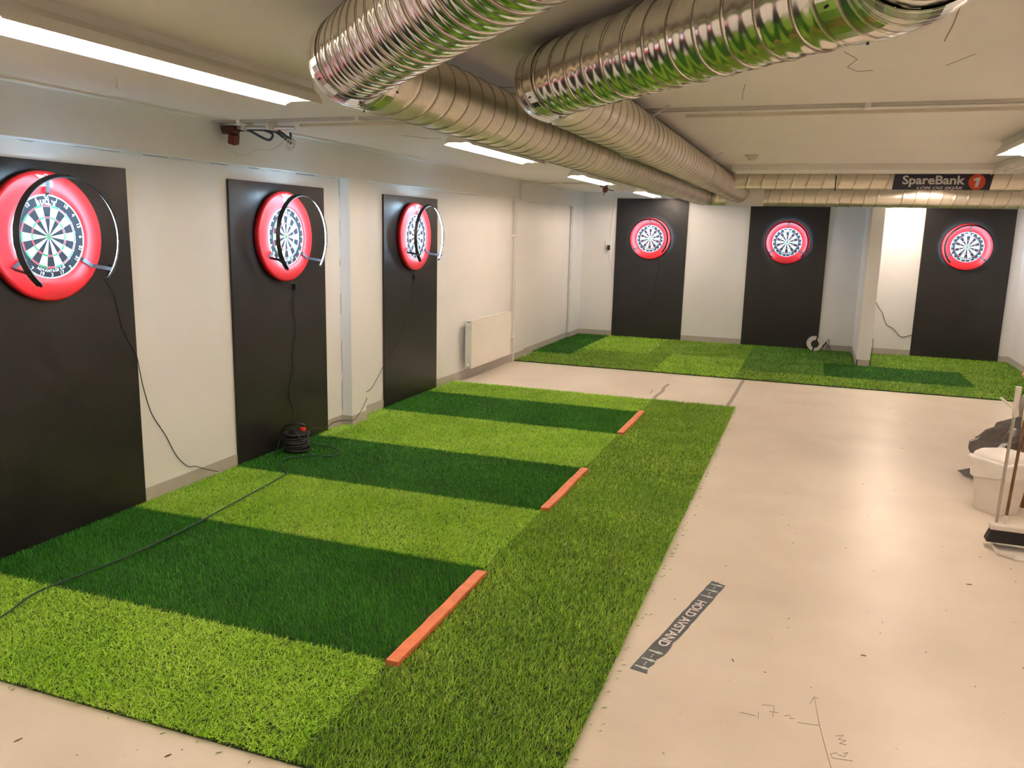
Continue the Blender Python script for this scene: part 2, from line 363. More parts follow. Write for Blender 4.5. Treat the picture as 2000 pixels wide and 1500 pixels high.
def turf(x0, x1, y0, y1, m, label, group, dens, wid, hgt, lean=(0.25, 0.0), tris=3, holes=(), backing=None, flop=1.0):
    root = empty('turf_piece', ((x0 + x1) / 2, (y0 + y1) / 2, 0))
    tag(root, label, 'turf', group); inv = Vector((-(x0 + x1) / 2, -(y0 + y1) / 2, 0))
    bk = MB()
    e = lambda v, outer: .011 if abs(v - outer) < 1e-6 else .001       # backing stops short of the open edges, fibres hang over
    for r in (backing or [(x0, x1, y0, y1)]): bk.box(r[0] + .001, r[1] - e(r[1], 3.31), r[2] + max(e(r[2], 1.46), e(r[2], 10.06)), r[3] - e(r[3], 8.20), 0.0, 0.012)
    o = bk.build('backing', M_BACKING, root); o.location = inv
    TSEED[0] += 1
    g = link('grass_blades', blades(x0, x1, y0, y1, dens, wid, hgt, lean, TSEED[0], tris, holes=holes, flop=flop), m, root); g.location = inv
    g['kind'] = 'stuff'
    return root
G1, G2 = 'turf pieces in front of the side wall boards', 'turf pieces along the end wall'
XS, XE = 2.425, 3.31
for y0, y1, m, lab, near in (
    (1.46, 2.17, M_TL, 'light green turf piece filling the end beside the first lane, bordering bare floor', 2),
    (2.17, 3.22, M_TD, 'dark green turf runner of the lane crossed by the green extension cord', 2),
    (3.22, 4.22, M_TL, 'light green turf piece between the cord-crossed dark lane and the cable reel lane', 2),
    (4.22, 5.28, M_TD, 'dark green turf runner of the lane with the black cable reel', 1),
    (5.28, 6.46, M_TL, 'light green turf piece beside the wall post, past the cable reel lane', 1),
    (6.46, 7.48, M_TD, 'dark green turf runner of the side wall lane next to the radiator side', 0),
    (7.48, 8.20, M_TL, 'light green turf strip bordering the bare floor before the radiator', 0)):
    d, wd = ((30000, .0026), (20000, .0032), (30000, .0026))[near] if near != 0 else (14000, .0040)
    hx = 0.024 if m is M_TD else 0.020
    turf(-0.012, XS, y0, y1, m, lab, G1, d, wd, hx, (0.35, -0.15) if m is M_TL else (-0.5, 0.35), holes=((-0.03, LX + .01, 5.74, 6.01),), flop=0.8 if m is M_TD else 2.0,
         backing=[(0.10, XS, y0, y1)] if y0 == 5.28 else None)
for y0, y1, m, lab, d, wd in (
    (1.46, 5.22, M_TM, 'olive green turf edge strip beside the floor distance sticker', 27000, .0028),
    (5.22, 8.20, M_TM, 'olive green turf edge strip at the corner by the grey floor lines', 16500, .0037)):
    turf(XS, XE, y0, y1, m, lab, G1, d, wd, 0.022, (0.1, 0.35), flop=1.3 if m is M_TM else 0.9)
for x0, x1, y0, y1, m, lab in (
    (0.10, 2.05, 10.06, 10.98, M_TM, 'olive turf strip starting at the pipe pilaster along the bare floor'),
    (2.05, 3.14, 10.06, 11.75, M_TL, 'light green turf square with bright flecks before the middle end wall board'),
    (3.14, 6.86, 10.06, 10.76, M_TM, 'long olive turf strip bordering the bare floor before the partition'),
    (0.056, 0.66, 10.98, YB, M_TD, 'dark green turf piece in the corner by the wall socket'),
    (0.66, 2.05, 10.98, 11.62, M_TM, 'medium olive turf patch before the corner dartboard lane'),
    (0.66, 1.72, 11.62, YB, M_TL, 'light green turf patch touching the foot of the corner black board'),
    (1.72, 3.14, 11.75, YB, M_TM, 'olive turf patch at the white wall between two black boards'),
    (1.72, 2.05, 11.62, 11.75, M_TM, 'tiny olive turf fill between the patches of the corner lane'),
    (3.14, 4.22, 10.76, YB, M_TS, 'deep olive turf piece under the white cable reel'),
    (4.22, 6.0, 10.76, 11.96, M_TD, 'dark green turf piece around the foot of the partition'),
    (4.22, 4.655, 11.96, YB, M_TS, 'narrow deep olive turf piece between white cable reel and partition, shade partly in its colour'),  # deep olive turf; the partition's shade is partly put into this piece's colour
    (4.85, 6.86, 11.96, YB, M_TM, 'bright olive turf piece in the lit bay beside the partition'),
    (6.0, 6.86, 10.76, 11.96, M_TM, 'small olive turf piece at the foot of the right hand wall')):
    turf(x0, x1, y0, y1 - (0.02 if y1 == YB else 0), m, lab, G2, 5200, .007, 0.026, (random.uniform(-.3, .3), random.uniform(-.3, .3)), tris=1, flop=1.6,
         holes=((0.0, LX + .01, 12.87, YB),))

# ------------------------------------------------------------------ orange toe battens
for yc, lab in ((2.645, 'orange wooden toe batten at the end of the cord-crossed lane'), (4.733, 'orange wooden toe batten at the end of the cable reel lane'),
                (6.96, 'orange wooden toe batten at the end of the lane nearest the radiator')):
    L = 0.5; n = 12; bb = MB(); rng = random.Random(int(yc * 100)); pr = []
    for i in range(n + 1):
        t = -L + 2 * L * i / n; pr.append((t, rng.uniform(-.0025, .0025), rng.uniform(-.003, .003)))
    vs = []; fs = []
    for t, e1, e2 in pr: vs += [(-0.029 + e1, t, 0), (0.029 + e2, t, 0), (0.029 + e2, t, 0.030), (-0.029 + e1, t, 0.030)]
    for i in range(n):
        for k in range(4): fs.append((i * 4 + k, i * 4 + (k + 1) % 4, i * 4 + 4 + (k + 1) % 4, i * 4 + 4 + k))
    fs += [(0, 1, 2, 3), (n * 4 + 3, n * 4 + 2, n * 4 + 1, n * 4)]
    o = bb.add(vs, fs).build('toe_batten', M_WOODO, bevel=0.003); o.location = (2.445, yc, 0.012)
    tag(o, lab, 'batten', 'orange toe battens')

# ------------------------------------------------------------------ black backing boards
BY = (2.7185, 4.8665, 7.1212); BX = (1.3026, 3.5295, 6.1176); BW = 0.609
LAB_L = ('next to the open bare floor', 'behind the black cable reel', 'between the wall post and the radiator')
LAB_B = ('beside the wall socket in the corner', 'behind the white cable reel', 'in the bay right of the partition')
for yc, s in zip(BY, LAB_L):
    o = MB().box(-0.0198, 0, yc - BW, yc + BW, 0, 2.136).build('backing_board', M_BLACK, bevel=0.003)
    tag(o, 'tall matt black board on the side wall ' + s, 'board', 'black backing boards')
for xc, s in zip(BX, LAB_B):
    o = MB().box(xc - BW, xc + BW, 13.479, YB - .0002, 0, 2.40).build('backing_board', M_BLACK, bevel=0.003)
    tag(o, 'tall matt black board on the end wall ' + s, 'board', 'black backing boards')

# ------------------------------------------------------------------ dartboard (faces -y, wall plane y = 0)
FD = 0.040                                    # front face depth
def sector(r0, r1, h0, h1, n=4):
    a = PI / 20; mb = MB(); vs = []
    for i in range(n + 1):
        t = PI / 2 - a + 2 * a * i / n
        for r in (r0, r1):
            for h in (h0, h1): vs.append((r * math.cos(t), -h, r * math.sin(t)))
    fs = []
    for i in range(n):
        p, q = i * 4, i * 4 + 4
        fs += [(p + 1, q + 1, q + 3, p + 3), (p + 2, p + 3, q + 3, q + 2), (p, q, q + 1, p + 1)]
    fs += [(0, 1, 3, 2), (n * 4, n * 4 + 2, n * 4 + 3, n * 4 + 1)]
    return mb.add(vs, fs)
def arc_text(mb, body, r, size, h, top=True, bold=0.0, step=None, width=None):
    """letters along an arc; top: bases towards the centre"""
    vals = [text_polys(c, size, bold) if c != ' ' else ([], []) for c in body]
    ws = [(max(v[0] for v in vs) - min(v[0] for v in vs)) if vs else size * 0.3 for vs, fs in vals]
    gap = size * 0.10; tot = sum(ws) + gap * (len(ws) - 1); pos = -tot / 2
    for (vs, fs), wd in zip(vals, ws):
        c = pos + wd / 2; pos += wd + gap
        if not vs: continue
        xm = (max(v[0] for v in vs) + min(v[0] for v in vs)) / 2
        th = c / r * (1 if top else -1); out = []
        for x, y, z in vs:
            lx, ly = x - xm, (r + y) if top else (-r + y)
            ca, sa = math.cos(-th), math.sin(-th)
            out.append((lx * ca - ly * sa, -h, lx * sa + ly * ca))
        mb.add(out, fs)
def make_dartboard():
    root = empty('dartboard', (0, 0, 0))
    MB().lathe([(0.0, 0.002), (0.2255, 0.002), (0.2255, FD - .001), (0.2245, FD), (0.0, FD)], 64, '-y', closed=False).build('board_core', M_SISALB, root)
    MB().lathe([(0.2236, FD - .006), (0.2262, FD - .006), (0.2262, FD + .0045), (0.2225, FD + .0045), (0.2225, FD)], 72, '-y').build('outer_band', M_PRINT, root, smooth=True)
    kinds = (('outer_single', 0.1085, 0.1605, M_SISALB, M_SISALW), ('inner_single', 0.0165, 0.0975, M_SISALB, M_SISALW),
             ('double_segment', 0.1612, 0.170, M_SISALR, M_SISALG), ('triple_segment', 0.0982, 0.1078, M_SISALR, M_SISALG))
    for nm, r0, r1, ma, mb_ in kinds:
        mes = []
        for q, mm in ((0, ma), (1, mb_)):
            me = sector(r0, r1, FD - .001, FD + .0012).mesh(nm); me.materials.append(mm); mes.append(me)
        for k in range(20):
            o = bpy.data.objects.new(nm, mes[k % 2]); col.objects.link(o); o.parent = root; o.rotation_euler = (0, k * PI / 10, 0)
    MB().lathe([(0.0067, FD), (0.0157, FD), (0.0157, FD + .0014), (0.0067, FD + .0014)], 24, '-y').build('outer_bull', M_SISALG, root)
    MB().lathe([(0.0, FD), (0.0063, FD), (0.0063, FD + .0016), (0.0, FD + .0016)], 16, '-y', closed=False).build('bullseye', M_SISALR, root)
    s = MB()
    for r in (0.0160, 0.0979, 0.1080, 0.1608, 0.1705): s.lathe([(r - .0005, FD), (r + .0005, FD), (r + .0005, FD + .0022), (r - .0005, FD + .0022)], 60, '-y')
    for k in range(20):
        a = PI / 2 + PI / 20 + k * PI / 10; ca, sa = math.cos(a), math.sin(a); t = 0.0005
        q = [(0.016 * ca - t * sa, 0.016 * sa + t * ca), (0.016 * ca + t * sa, 0.016 * sa - t * ca), (0.176 * ca + t * sa, 0.176 * sa - t * ca), (0.176 * ca - t * sa, 0.176 * sa + t * ca)]
        s.prism(q, FD, FD + .0022, lambda x, z, h: (x, -h, z))
    s.build('wire_spider', M_WIRE, root)
    nb = MB()
    for k, v in enumerate((20, 1, 18, 4, 13, 6, 10, 15, 2, 17, 3, 19, 7, 16, 8, 11, 14, 9, 12, 5)):
        vs, fs = text_polys(str(v), 0.029, 0.0006); th = -k * PI / 10
        flip = k in (6, 7, 8, 9, 10, 11, 12, 13, 14); out = []
        for x, y, z in vs:
            lx, ly = (x, 0.194 + y) if not flip else (-x, 0.194 + 0.021 - y)
            out.append((lx * math.cos(th) - ly * math.sin(th), -(FD + .005), lx * math.sin(th) + ly * math.cos(th)))
        nb.add(out, fs)
    nb.lathe([(0.2185, FD + .004), (0.2200, FD + .004), (0.2200, FD + .0055), (0.2185, FD + .0055)], 60, '-y')
    nb.build('number_ring', M_PRINT, root)
    tx = MB(); arc_text(tx, "BULL'S", 0.1745, 0.033, FD + .0006, True, 0.0016); tx.build('printed_maker_name', M_PRINT, root)
    tx = MB(); arc_text(tx, 'ADVANTAGE 5.01', 0.1905, 0.0205, FD + .0006, False, 0.0007); tx.build('printed_product_line', M_PRINT, root)
    return root
def make_surround():
    root = empty('dartboard_surround', (0, 0, 0))
    r0, r1, d = 0.2275, 0.350, 0.052; p = [(r0, 0.001), (r1 - .006, 0.001)]
    for k in range(7):
        a = k / 6 * PI / 2; p.append((r1 - .018 + .018 * math.cos(a), d - .018 + .018 * math.sin(a)))
    p += [(r1 - .06, d + .002), (r0 + .03, d - .001), (r0 + .006, d - .004), (r0, d - .010)]
    MB().lathe(p, 96, '-y').build('foam_ring', M_RED, root, smooth='all')
    h = d + .0030; g = MB(); f = lambda x, z, hh: (x, -hh, z)
    def strip(x0, z0, x1, z1, t): 
        dx, dz = x1 - x0, z1 - z0; l = math.hypot(dx, dz); nx, nz = -dz / l * t / 2, dx / l * t / 2
        g.prism([(x0 + nx, z0 + nz), (x0 - nx, z0 - nz), (x1 - nx, z1 - nz), (x1 + nx, z1 + nz)], h - .002, h, f)
    for k in range(7):
        for s in (-1, 1): strip(s * 0.019, 0.322 - k * .0042, s * (0.060 - k * 0.0048), 0.3245 - k * .0042, 0.0018)
    g.v += []; o0 = len(g.v)
    g.lathe([(0.0145, h - .002), (0.0175, h - .002), (0.0175, h), (0.0145, h)], 28, '-y')
    for i in range(o0, len(g.v)): x, y, z = g.v[i]; g.v[i] = (x, y, z + 0.314)
    for body, z, sz, bo in (('B', 0.3065, 0.020, .0010), ("BULL'S", 0.2765, 0.023, .0011)):
        vs, fs = text_polys(body, sz, bo); g.add([(x, -h, y + z) for x, y, q in vs], fs)
    for z in (0.2735, 0.2955): strip(-.041, z, .041, z, .0014)
    for s in (-.041, .041): strip(s, .2735, s, .2955, .0014)
    for x0, x1 in ((-.036, -.012), (-.008, .010), (.014, .038)): strip(x0, .2685, x1, .2685, .0045)
    g.build('printed_logo', M_PRINT, root)
    return root
RR, RW = 0.322, 0.200
def make_ring_light():
    root = empty('ring_light', (0, 0, 0)); a0, a1 = math.radians(-44), math.radians(229)
    tl = math.radians(33); ct, sn = math.cos(tl), math.sin(tl)
    q = lambda d, e: (RR - sn * d - ct * e, RW + ct * d - sn * e)       # d along the band, e out of its inner face
    MB().lathe([q(-.0125, 0), q(-.0125, .0045), q(-.016, .0045), q(-.016, -.004), q(.014, -.004), q(.014, .0045), q(.0105, .0045), q(.0105, 0)], 80, '-y', a0=a0, a1=a1).build('hoop', M_PLASTIC, root, smooth=True)
    MB().lathe([q(-.0124, -.0005), q(.0104, -.0005), q(.0104, .0022), q(-.0124, .0022)], 44, '-y', a0=a0 + .03, a1=a1 - .03).build('led_strip', M_LED, root, smooth=True)
    for a in (math.radians(90), math.radians(-33), math.radians(213)):
        ar = MB(); c, s = math.cos(a), math.sin(a); hw = 0.011; t = .0022
        path = [(0.222, 0.050), (0.232, 0.060), (0.300, 0.066), (RR + .004, RW - .02), (RR + .004, RW + .012)]
        vs = []
        for r, hh in path:
            for e in (-hw, hw): vs += [(r * c - e * s, -hh, r * s + e * c), ((r + t) * c - e * s, -(hh + t), (r + t) * s + e * c)]
        fs = []
        for i in range(len(path) - 1):
            p, q = i * 4, i * 4 + 4; fs += [(p, p + 2, q + 2, q), (p + 1, q + 1, q + 3, p + 3), (p, q, q + 1, p + 1), (p + 2, p + 3, q + 3, q + 2)]
        fs += [(0, 1, 3, 2), (len(vs) - 4, len(vs) - 2, len(vs) - 1, len(vs) - 3)]
        o = ar.add(vs, fs).build('support_arm', M_ARM, root)
        g = MB(); 
        for e in (-.006, .006):
            g.tube([(RR * c - e * s + .003 * c, -(RW - .004 + e), RR * s + e * c + .003 * s), ((RR + .0085) * c - e * s, -(RW - .004 + e), (RR + .0085) * s + e * c)], .0022, 6)
        g.build('rivet', M_WIRE, o)
    for a in (a0, a1):
        c, s = math.cos(a), math.sin(a); e = MB()
        p = Vector((RR * c, -RW, RR * s)); tn = Vector((-s, 0, c)) * (0.010)
        e.tube([p - tn, p + tn], [0.0085, 0.0085], 10); e.build('end_cap', M_PLASTIC, root)
    return root
proto = {'d': make_dartboard(), 's': make_surround(), 'r': make_ring_light()}
PL_L = ('near the open bare floor', 'above the black cable reel', 'closest to the radiator')
PL_B = ('in the corner by the wall socket', 'above the white cable reel', 'in the bay right of the partition')
spots = [((0.0005, y, 1.73), PI / 2, 'on the side wall board ' + s) for y, s in zip(BY, PL_L)] + [((x, 13.4785, 1.73), 0.0, 'on the end wall board ' + s) for x, s in zip(BX, PL_B)]
TILT = {'d': (0, 0, 0, .01, 0, .02), 's': (0, 0, .05, .0, .0, 0), 'r': (0, 0.03, 0.04, -0.05, 0.0, 0.06)}
for key, txt, cat, grp in (('d', 'bristle dartboard ', 'dartboard', 'dartboards'), ('s', 'round red dartboard surround ', 'surround', 'red dartboard surrounds'),
                           ('r', 'black LED hoop light ', 'ring light', 'dartboard ring lights')):
    for i, (loc, rz, where) in enumerate(spots):
        o = proto[key] if i == 0 else copy_tree(proto[key])
        if key == 's' and i > 2:
            for ch in list(o.children):
                if ch.name.startswith('printed_logo'): bpy.data.objects.remove(ch)
        o.location = loc; o.rotation_euler = (0, TILT[key][i], rz); tag(o, txt + where, cat, grp)

# ------------------------------------------------------------------ cords
def cord(name, pts, r, m, label, extra=None, group=None, sub=5):
    if extra:
        root = empty(name, pts[0]); MB().tube([Vector(p) - Vector(pts[0]) for p in smooth_path(pts, sub)], r, 6).build('lead', m, root, smooth='all')
        for nm, mb, mm in extra:
            o = mb.build(nm, mm, root, bevel=0.002); o.location = -Vector(pts[0])
    else: root = MB().tube(smooth_path(pts, sub), r, 6).build(name, m, None, smooth='all')
    return tag(root, label, 'cord', group)
c1 = [(0.16, 2.955, 1.505), (0.10, 3.05, 1.44), (0.03, 3.14, 1.40), (0.006, 3.186, 1.338), (0.006, 3.22, 1.178), (0.006, 3.276, 1.07), (0.006, 3.315, 0.99), (0.006, 3.335, 0.872), (-0.012, 3.375, 0.762), (-0.014, 3.42, 0.618),
      (-0.014, 3.46, 0.54), (-0.014, 3.54, 0.42), (-0.014, 3.63, 0.254), (-0.010, 3.725, 0.156), (-0.008, 3.80, 0.135), (-0.008, 3.87, 0.10), (0.03, 3.98, 0.05)]
cord('lamp_cord', c1, 0.0028, M_CORDB, 'thin black lamp cord hanging from the board nearest open floor down white wall', [
    ('inline_switch', MB().box(-.001, .018, 3.155, 3.175, 1.51, 1.565), M_PLASTIC)])
c2 = [(0.03, 4.93, 1.37), (0.02, 5.01, 1.35), (0.012, 5.016, 1.328), (0.006, 4.987, 1.164), (0.006, 5.015, 0.993), (0.006, 4.996, 0.889), (0.006, 4.962, 0.744), (0.006, 4.971, 0.636), (0.006, 4.925, 0.557), (0.006, 4.898, 0.433), (0.006, 4.95, 0.315), (0.03, 4.93, 0.25)]
cord('lamp_cord', c2, 0.0028, M_CORDB, 'thin black lamp cord hanging down black board above the black cable reel', [
    ('inline_plug', MB().box(0, .024, 5.002, 5.030, 1.30, 1.352), M_PLASTIC)])
c2b = [(0.004, 6.50, 0.47), (-0.012, 6.485, 0.428), (-0.012, 6.38, 0.341), (-0.012, 6.258, 0.259), (-0.010, 6.14, 0.238), (0.03, 6.03, 0.231), (0.086, 6.004, 0.224), (0.0945, 5.97, 0.195), (0.0945, 5.89, 0.125), (0.0945, 5.78, 0.066), (0.092, 5.735, 0.06), (0.03, 5.725, 0.061), (-0.006, 5.68, 0.063), (-0.008, 5.561, 0.069), (0.01, 5.435, 0.055), (0.03, 5.2, 0.10), (0.12, 4.92, 0.13)]
cord('lamp_cord', c2b, 0.0028, M_CORDB, 'thin dark cord running over the wall post foot to the black cable reel')
c3 = [(0.03, 7.10, 1.36), (0.006, 7.152, 1.316), (0.006, 7.129, 1.128), (0.006, 7.105, 0.994), (0.006, 7.035, 0.865), (0.006, 6.9, 0.72), (0.006, 6.7, 0.58), (0.004, 6.50, 0.47)]
cord('lamp_cord', c3, 0.0024, M_CORDB, 'thin black lamp cord across black board between wall post and radiator', [
    ('inline_plug', MB().box(0, .022, 7.14, 7.165, 1.285, 1.335), M_PLASTIC)])
YA = 13.474
cA = [(1.40, 13.44, 1.42), (1.47, 13.46, 1.36), (1.483, YA, 1.313), (1.449, YA, 1.137), (1.417, YA, 0.916), (1.376, YA, 0.694), (1.295, YA, 0.556), (1.147, YA, 0.459), (0.994, YA, 0.432)]
cord('lamp_cord', cA, 0.004, M_CORDB, 'black lamp cord curling down black board in the corner by the socket', [
    ('inline_plug', MB().box(1.468, 1.498, 13.452, 13.48, 1.27, 1.34), M_PLASTIC)])
cC = [(4.90, 13.49, 1.0), (4.914, 13.494, 0.891), (4.986, 13.494, 0.757), (5.055, 13.494, 0.664), (5.125, 13.494, 0.489), (5.234, 13.494, 0.431), (5.357, 13.494, 0.309), (5.49, 13.494, 0.345), (5.52, 13.478, 0.36), (5.6, 13.476, 0.40)]
cord('lamp_cord', cC, 0.004, M_CORDB, 'thin dark cord looping across the brightly lit white wall')
cP = [(4.85, 12.02, 0.42), (4.86, 12.05, 0.30), (4.856, 12.03, 0.18), (4.85, 12.0, 0.12), (4.862, 12.04, 0.03)]
cord('lamp_cord', cP, 0.0035, M_CORDB, 'short dark cord hanging on the corner of the partition')
gc = [(0.72, 1.30, 0.02), (0.66, 1.55, 0.045), (0.64, 1.79, 0.046), (0.57, 2.01, 0.046), (0.57, 2.18, 0.045), (0.60, 2.46, 0.04), (0.61, 2.75, 0.04), (0.60, 3.08, 0.04), (0.58, 3.39, 0.046), (0.54, 3.80, 0.046), (0.50, 4.14, 0.046),
      (0.40, 4.24, 0.042), (0.29, 4.374, 0.042), (0.255, 4.50, 0.042), (0.32, 4.60, 0.042), (0.42, 4.662, 0.042), (0.52, 4.69, 0.042), (0.535, 4.79, 0.042), (0.46, 4.885, 0.042), (0.33, 4.93, 0.045), (0.24, 4.87, 0.07)]
cord('extension_cord', gc, 0.0048, M_CORDG, 'long dark green extension cord lying across the turf to the black cable reel')

# ------------------------------------------------------------------ cable reels
def reel_black():
    root = empty('cable_reel', (0.165, 4.76, 0.02)); tag(root, 'black cable reel with red socket on turf at the foot of a black board', 'cable reel')
    rim = [(0.030, 0), (0.105, 0), (0.108, .006), (0.105, .012), (0.030, .012)]
    for z in (0.022, 0.150):
        m = MB().lathe(rim, 28); m.v = [(x, y, h + z) for x, y, h in m.v]; m.build('flange', M_PLASTIC, root, smooth=True)
    wnd = MB(); k = 0
    for z in np.linspace(.045, .142, 8):
        k += 1; rr = 0.088 + 0.012 * random.random()
        wnd.tube([(rr * math.cos(a), rr * math.sin(a), z + .008 * math.sin(a + k)) for a in np.linspace(0, 2 * PI, 25)[:-1]], 0.0068, 6, closed=True)
    wnd.build('wound_cable', mat('reel_cable', (0.03, 0.033, 0.032), 0.35), root, smooth='all')
    MB().lathe([(0, .03), (0.06, .03), (0.06, .155), (0, .155)], 20, closed=False).build('drum', M_PLASTIC, root)
    MB().lathe([(0.0, .160), (0.062, .160), (0.058, .188), (0.0, .192)], 20, closed=False).build('socket_hub', M_PLASTIC, root, smooth=True)
    s = MB().lathe([(0, 0), (0.026, 0), (0.026, .020), (0.018, .024), (0, .024)], 16, closed=False); s.v = [(x + .052, y + .012, z + .180) for x, y, z in s.v]
    s.build('red_socket_cover', M_REDPL, root, smooth=True)
    MB().tube(smooth_path([(-0.10, -0.05, 0.04), (-0.115, -0.055, .13), (-0.06, -0.05, .225), (0.03, -.03, .245), (0.08, 0.0, .225)], 5), 0.0085, 8).build('carry_handle', M_PLASTIC, root, smooth='all')
    ft = MB()
    for a in (0.6, 2.2, 3.8, 5.4): ft.tube([(0.06 * math.cos(a), .06 * math.sin(a), .03), (.125 * math.cos(a), .125 * math.sin(a), .0)], 0.006, 6)
    ft.build('stand_wire', M_PLASTIC, root, smooth='all')
    ld = MB()
    for pts in ([(0.0, -0.02, .20), (-.05, -.06, .21), (-.09, -.09, .12), (-.08, -.15, .05), (-.05, -.22, .03)], [(0.02, -.06, .20), (.07, -.09, .17), (.10, -.07, .12), (.11, .03, .09)], [(.01, .04, .20), (.0, .10, .21), (-.06, .12, .12), (-.10, .1, .06)]):
        ld.tube(smooth_path(pts, 5), 0.0042, 6)
    ld.build('plugged_leads', M_CORDB, root, smooth='all')
reel_black()
def reel_white():
    root = empty('cable_reel', (4.085, 13.30, 0.02), 0.15); tag(root, 'white round cable reel standing upright on turf before a black board', 'cable reel')
    R0 = 0.115
    def lay(mb, z): mb.v = [(x, y, q + R0 + z) for x, y, q in mb.v]; return mb
    for h in (-0.05, 0.05): lay(MB().lathe([(0.062, h - .006), (R0, h - .006), (R0 + .002, h), (R0, h + .006), (0.062, h + .006)], 32, '-y'), 0).build('flange', M_RADW, root, smooth=True)
    lay(MB().lathe([(0.0, -.045), (.085, -.045), (.085, .045), (0, .045)], 28, '-y', closed=False), 0).build('wound_cable', M_CORDB, root, smooth=True)
    lay(MB().lathe([(0.0, .04), (.060, .04), (.056, .062), (0, .064)], 28, '-y', closed=False), 0).build('socket_hub', M_PLASTIC, root, smooth=True)
    hd = MB()
    for s in (1, -1): hd.tube([(s * 0.012, -.058, R0 + .04 * s), (s * .030, -.060, R0 + s * R0 * 1.0)], 0.011, 8)
    hd.tube(smooth_path([(.03, -.06, 2 * R0), (.03, -.03, 2 * R0 + .03), (.03, .04, 2 * R0 + .03), (.03, .06, 2 * R0 - .02)], 4), 0.009, 8)
    hd.build('stand_frame', M_PLASTIC, root, smooth='all')
    ld = MB()
    for k in range(3):
        ld.tube(smooth_path([(.09, -.02, .02), (.15 + .03 * k, .0, .09 + .05 * k), (.19 + .02 * k, .03, .12 - .02 * k), (.20 + .03 * k, .02, .02)], 6), 0.0045, 6)
    ld.build('loose_lead', M_CORDB, root, smooth='all')
reel_white()

# ------------------------------------------------------------------ wall socket and its leads
root = empty('wall_socket', (0.575, YB, 1.60)); tag(root, 'white double wall socket with a black adapter in the end wall corner', 'socket')
MB().box(-.05, .035, -.035, .002, -.05, .075).build('socket_plate', M_RADW, root, bevel=.005)
MB().box(-.012, .034, -.085, -.034, -.085, .0).build('adapter', M_PLASTIC, root, bevel=.006)
cord('wall_cable', [(0.64, YB - .006, 2.47), (0.635, YB - .006, 2.33), (0.622, YB - .006, 2.03), (0.603, YB - .006, 1.70), (0.598, YB - .012, 1.66)], 0.006, M_CORDW, 'white cable running down the end wall into the socket')
cord('adapter_lead', [(0.588, YB - .06, 1.52), (0.590, YB - .02, 1.45), (0.599, YB - .008, 1.369), (0.644, YB - .008, 1.193), (0.671, YB - .008, 1.016), (0.69, 13.49, 0.97)], 0.0045, M_CORDW, 'thin pale lead hanging from the socket adapter to the black board')

# ------------------------------------------------------------------ fluorescent fixtures
def make_lamp():
    root = empty('fluorescent_lamp', (0, 0, 0)); Ln = 0.83
    MB().prism([(-.055, 0.0), (.055, 0.0), (.058, -.045), (.046, -.05), (-.046, -.05), (-.058, -.045)], -Ln + .01, Ln - .01, lambda x, z, y: (x, y, z)).build('housing', M_LAMP, root)
    for s in (-1, 1):
        p = [(s * .050, -.036), (s * .060, -.034), (s * .088, -.062), (s * .106, -.103), (s * .103, -.104), (s * .085, -.064), (s * .058, -.038)]
        MB().prism(p, -Ln, Ln, lambda x, z, y: (x, y, z)).build('reflector_wing', M_LAMP, root)
    for s in (-1, 1):
        MB().prism([(-.052, -.002), (.052, -.002), (.058, -.036), (.088, -.063), (.104, -.100), (.07, -.088), (-.07, -.088), (-.104, -.100), (-.088, -.063), (-.058, -.036)], s * Ln - .004, s * Ln + .004, lambda x, z, y: (x, y, z)).build('end_plate', M_LAMP, root)
        MB().box(-.018, .018, s * .775 - .012, s * .775 + .012, -.088, -.048).build('lamp_holder', M_LAMP, root, bevel=.003)
    MB().tube([(0, -.768, -.080), (0, .768, -.080)], 0.013, 12).build('tube', M_TUBE, root, smooth=True)
    return root
lamp0 = make_lamp(); first = True
LAMPS = [(1.585, 2.04, 'over the side wall turf beside the duct bend'), (1.575, 5.55, 'half hidden behind the duct above the wall post'), (1.50, 8.86, 'behind the duct near the radiator'),
         (1.50, 12.25, 'behind the duct by the end wall corner'), (1.585, -1.5, 'above the open floor before the side wall'), (5.16, 5.17, 'on the open ceiling past the bent duct'), (5.16, 1.65, 'above the bare floor beside the second duct bend'),
         (5.45, 6.85, 'hanging unlit next to the shallow ceiling downstand'), (5.16, 9.50, 'between the two cross ducts over bare floor'), (5.16, 12.60, 'behind the cross ducts lighting the bay by the partition')]
for x, y, s in LAMPS:
    o = lamp0 if first else copy_tree(lamp0); first = False
    tb = [c for c in o.children if c.name.startswith('tube')][0]
    if 'unlit' in s: tb.data = tb.data.copy(); tb.data.materials[0] = M_TUBEOFF
    side = {-1.5: 'left', 1.65: 'right'}.get(y)                 # the two rows carry on past the frame at the same spacing
    if side: o.name = 'fluorescent_lamp_%s_offscreen' % side; tb.name = 'tube_%s_offscreen' % side
    o.location = (x, y, ZC); tag(o, 'white fluorescent ceiling lamp ' + s, 'ceiling lamp', 'fluorescent ceiling lamps')

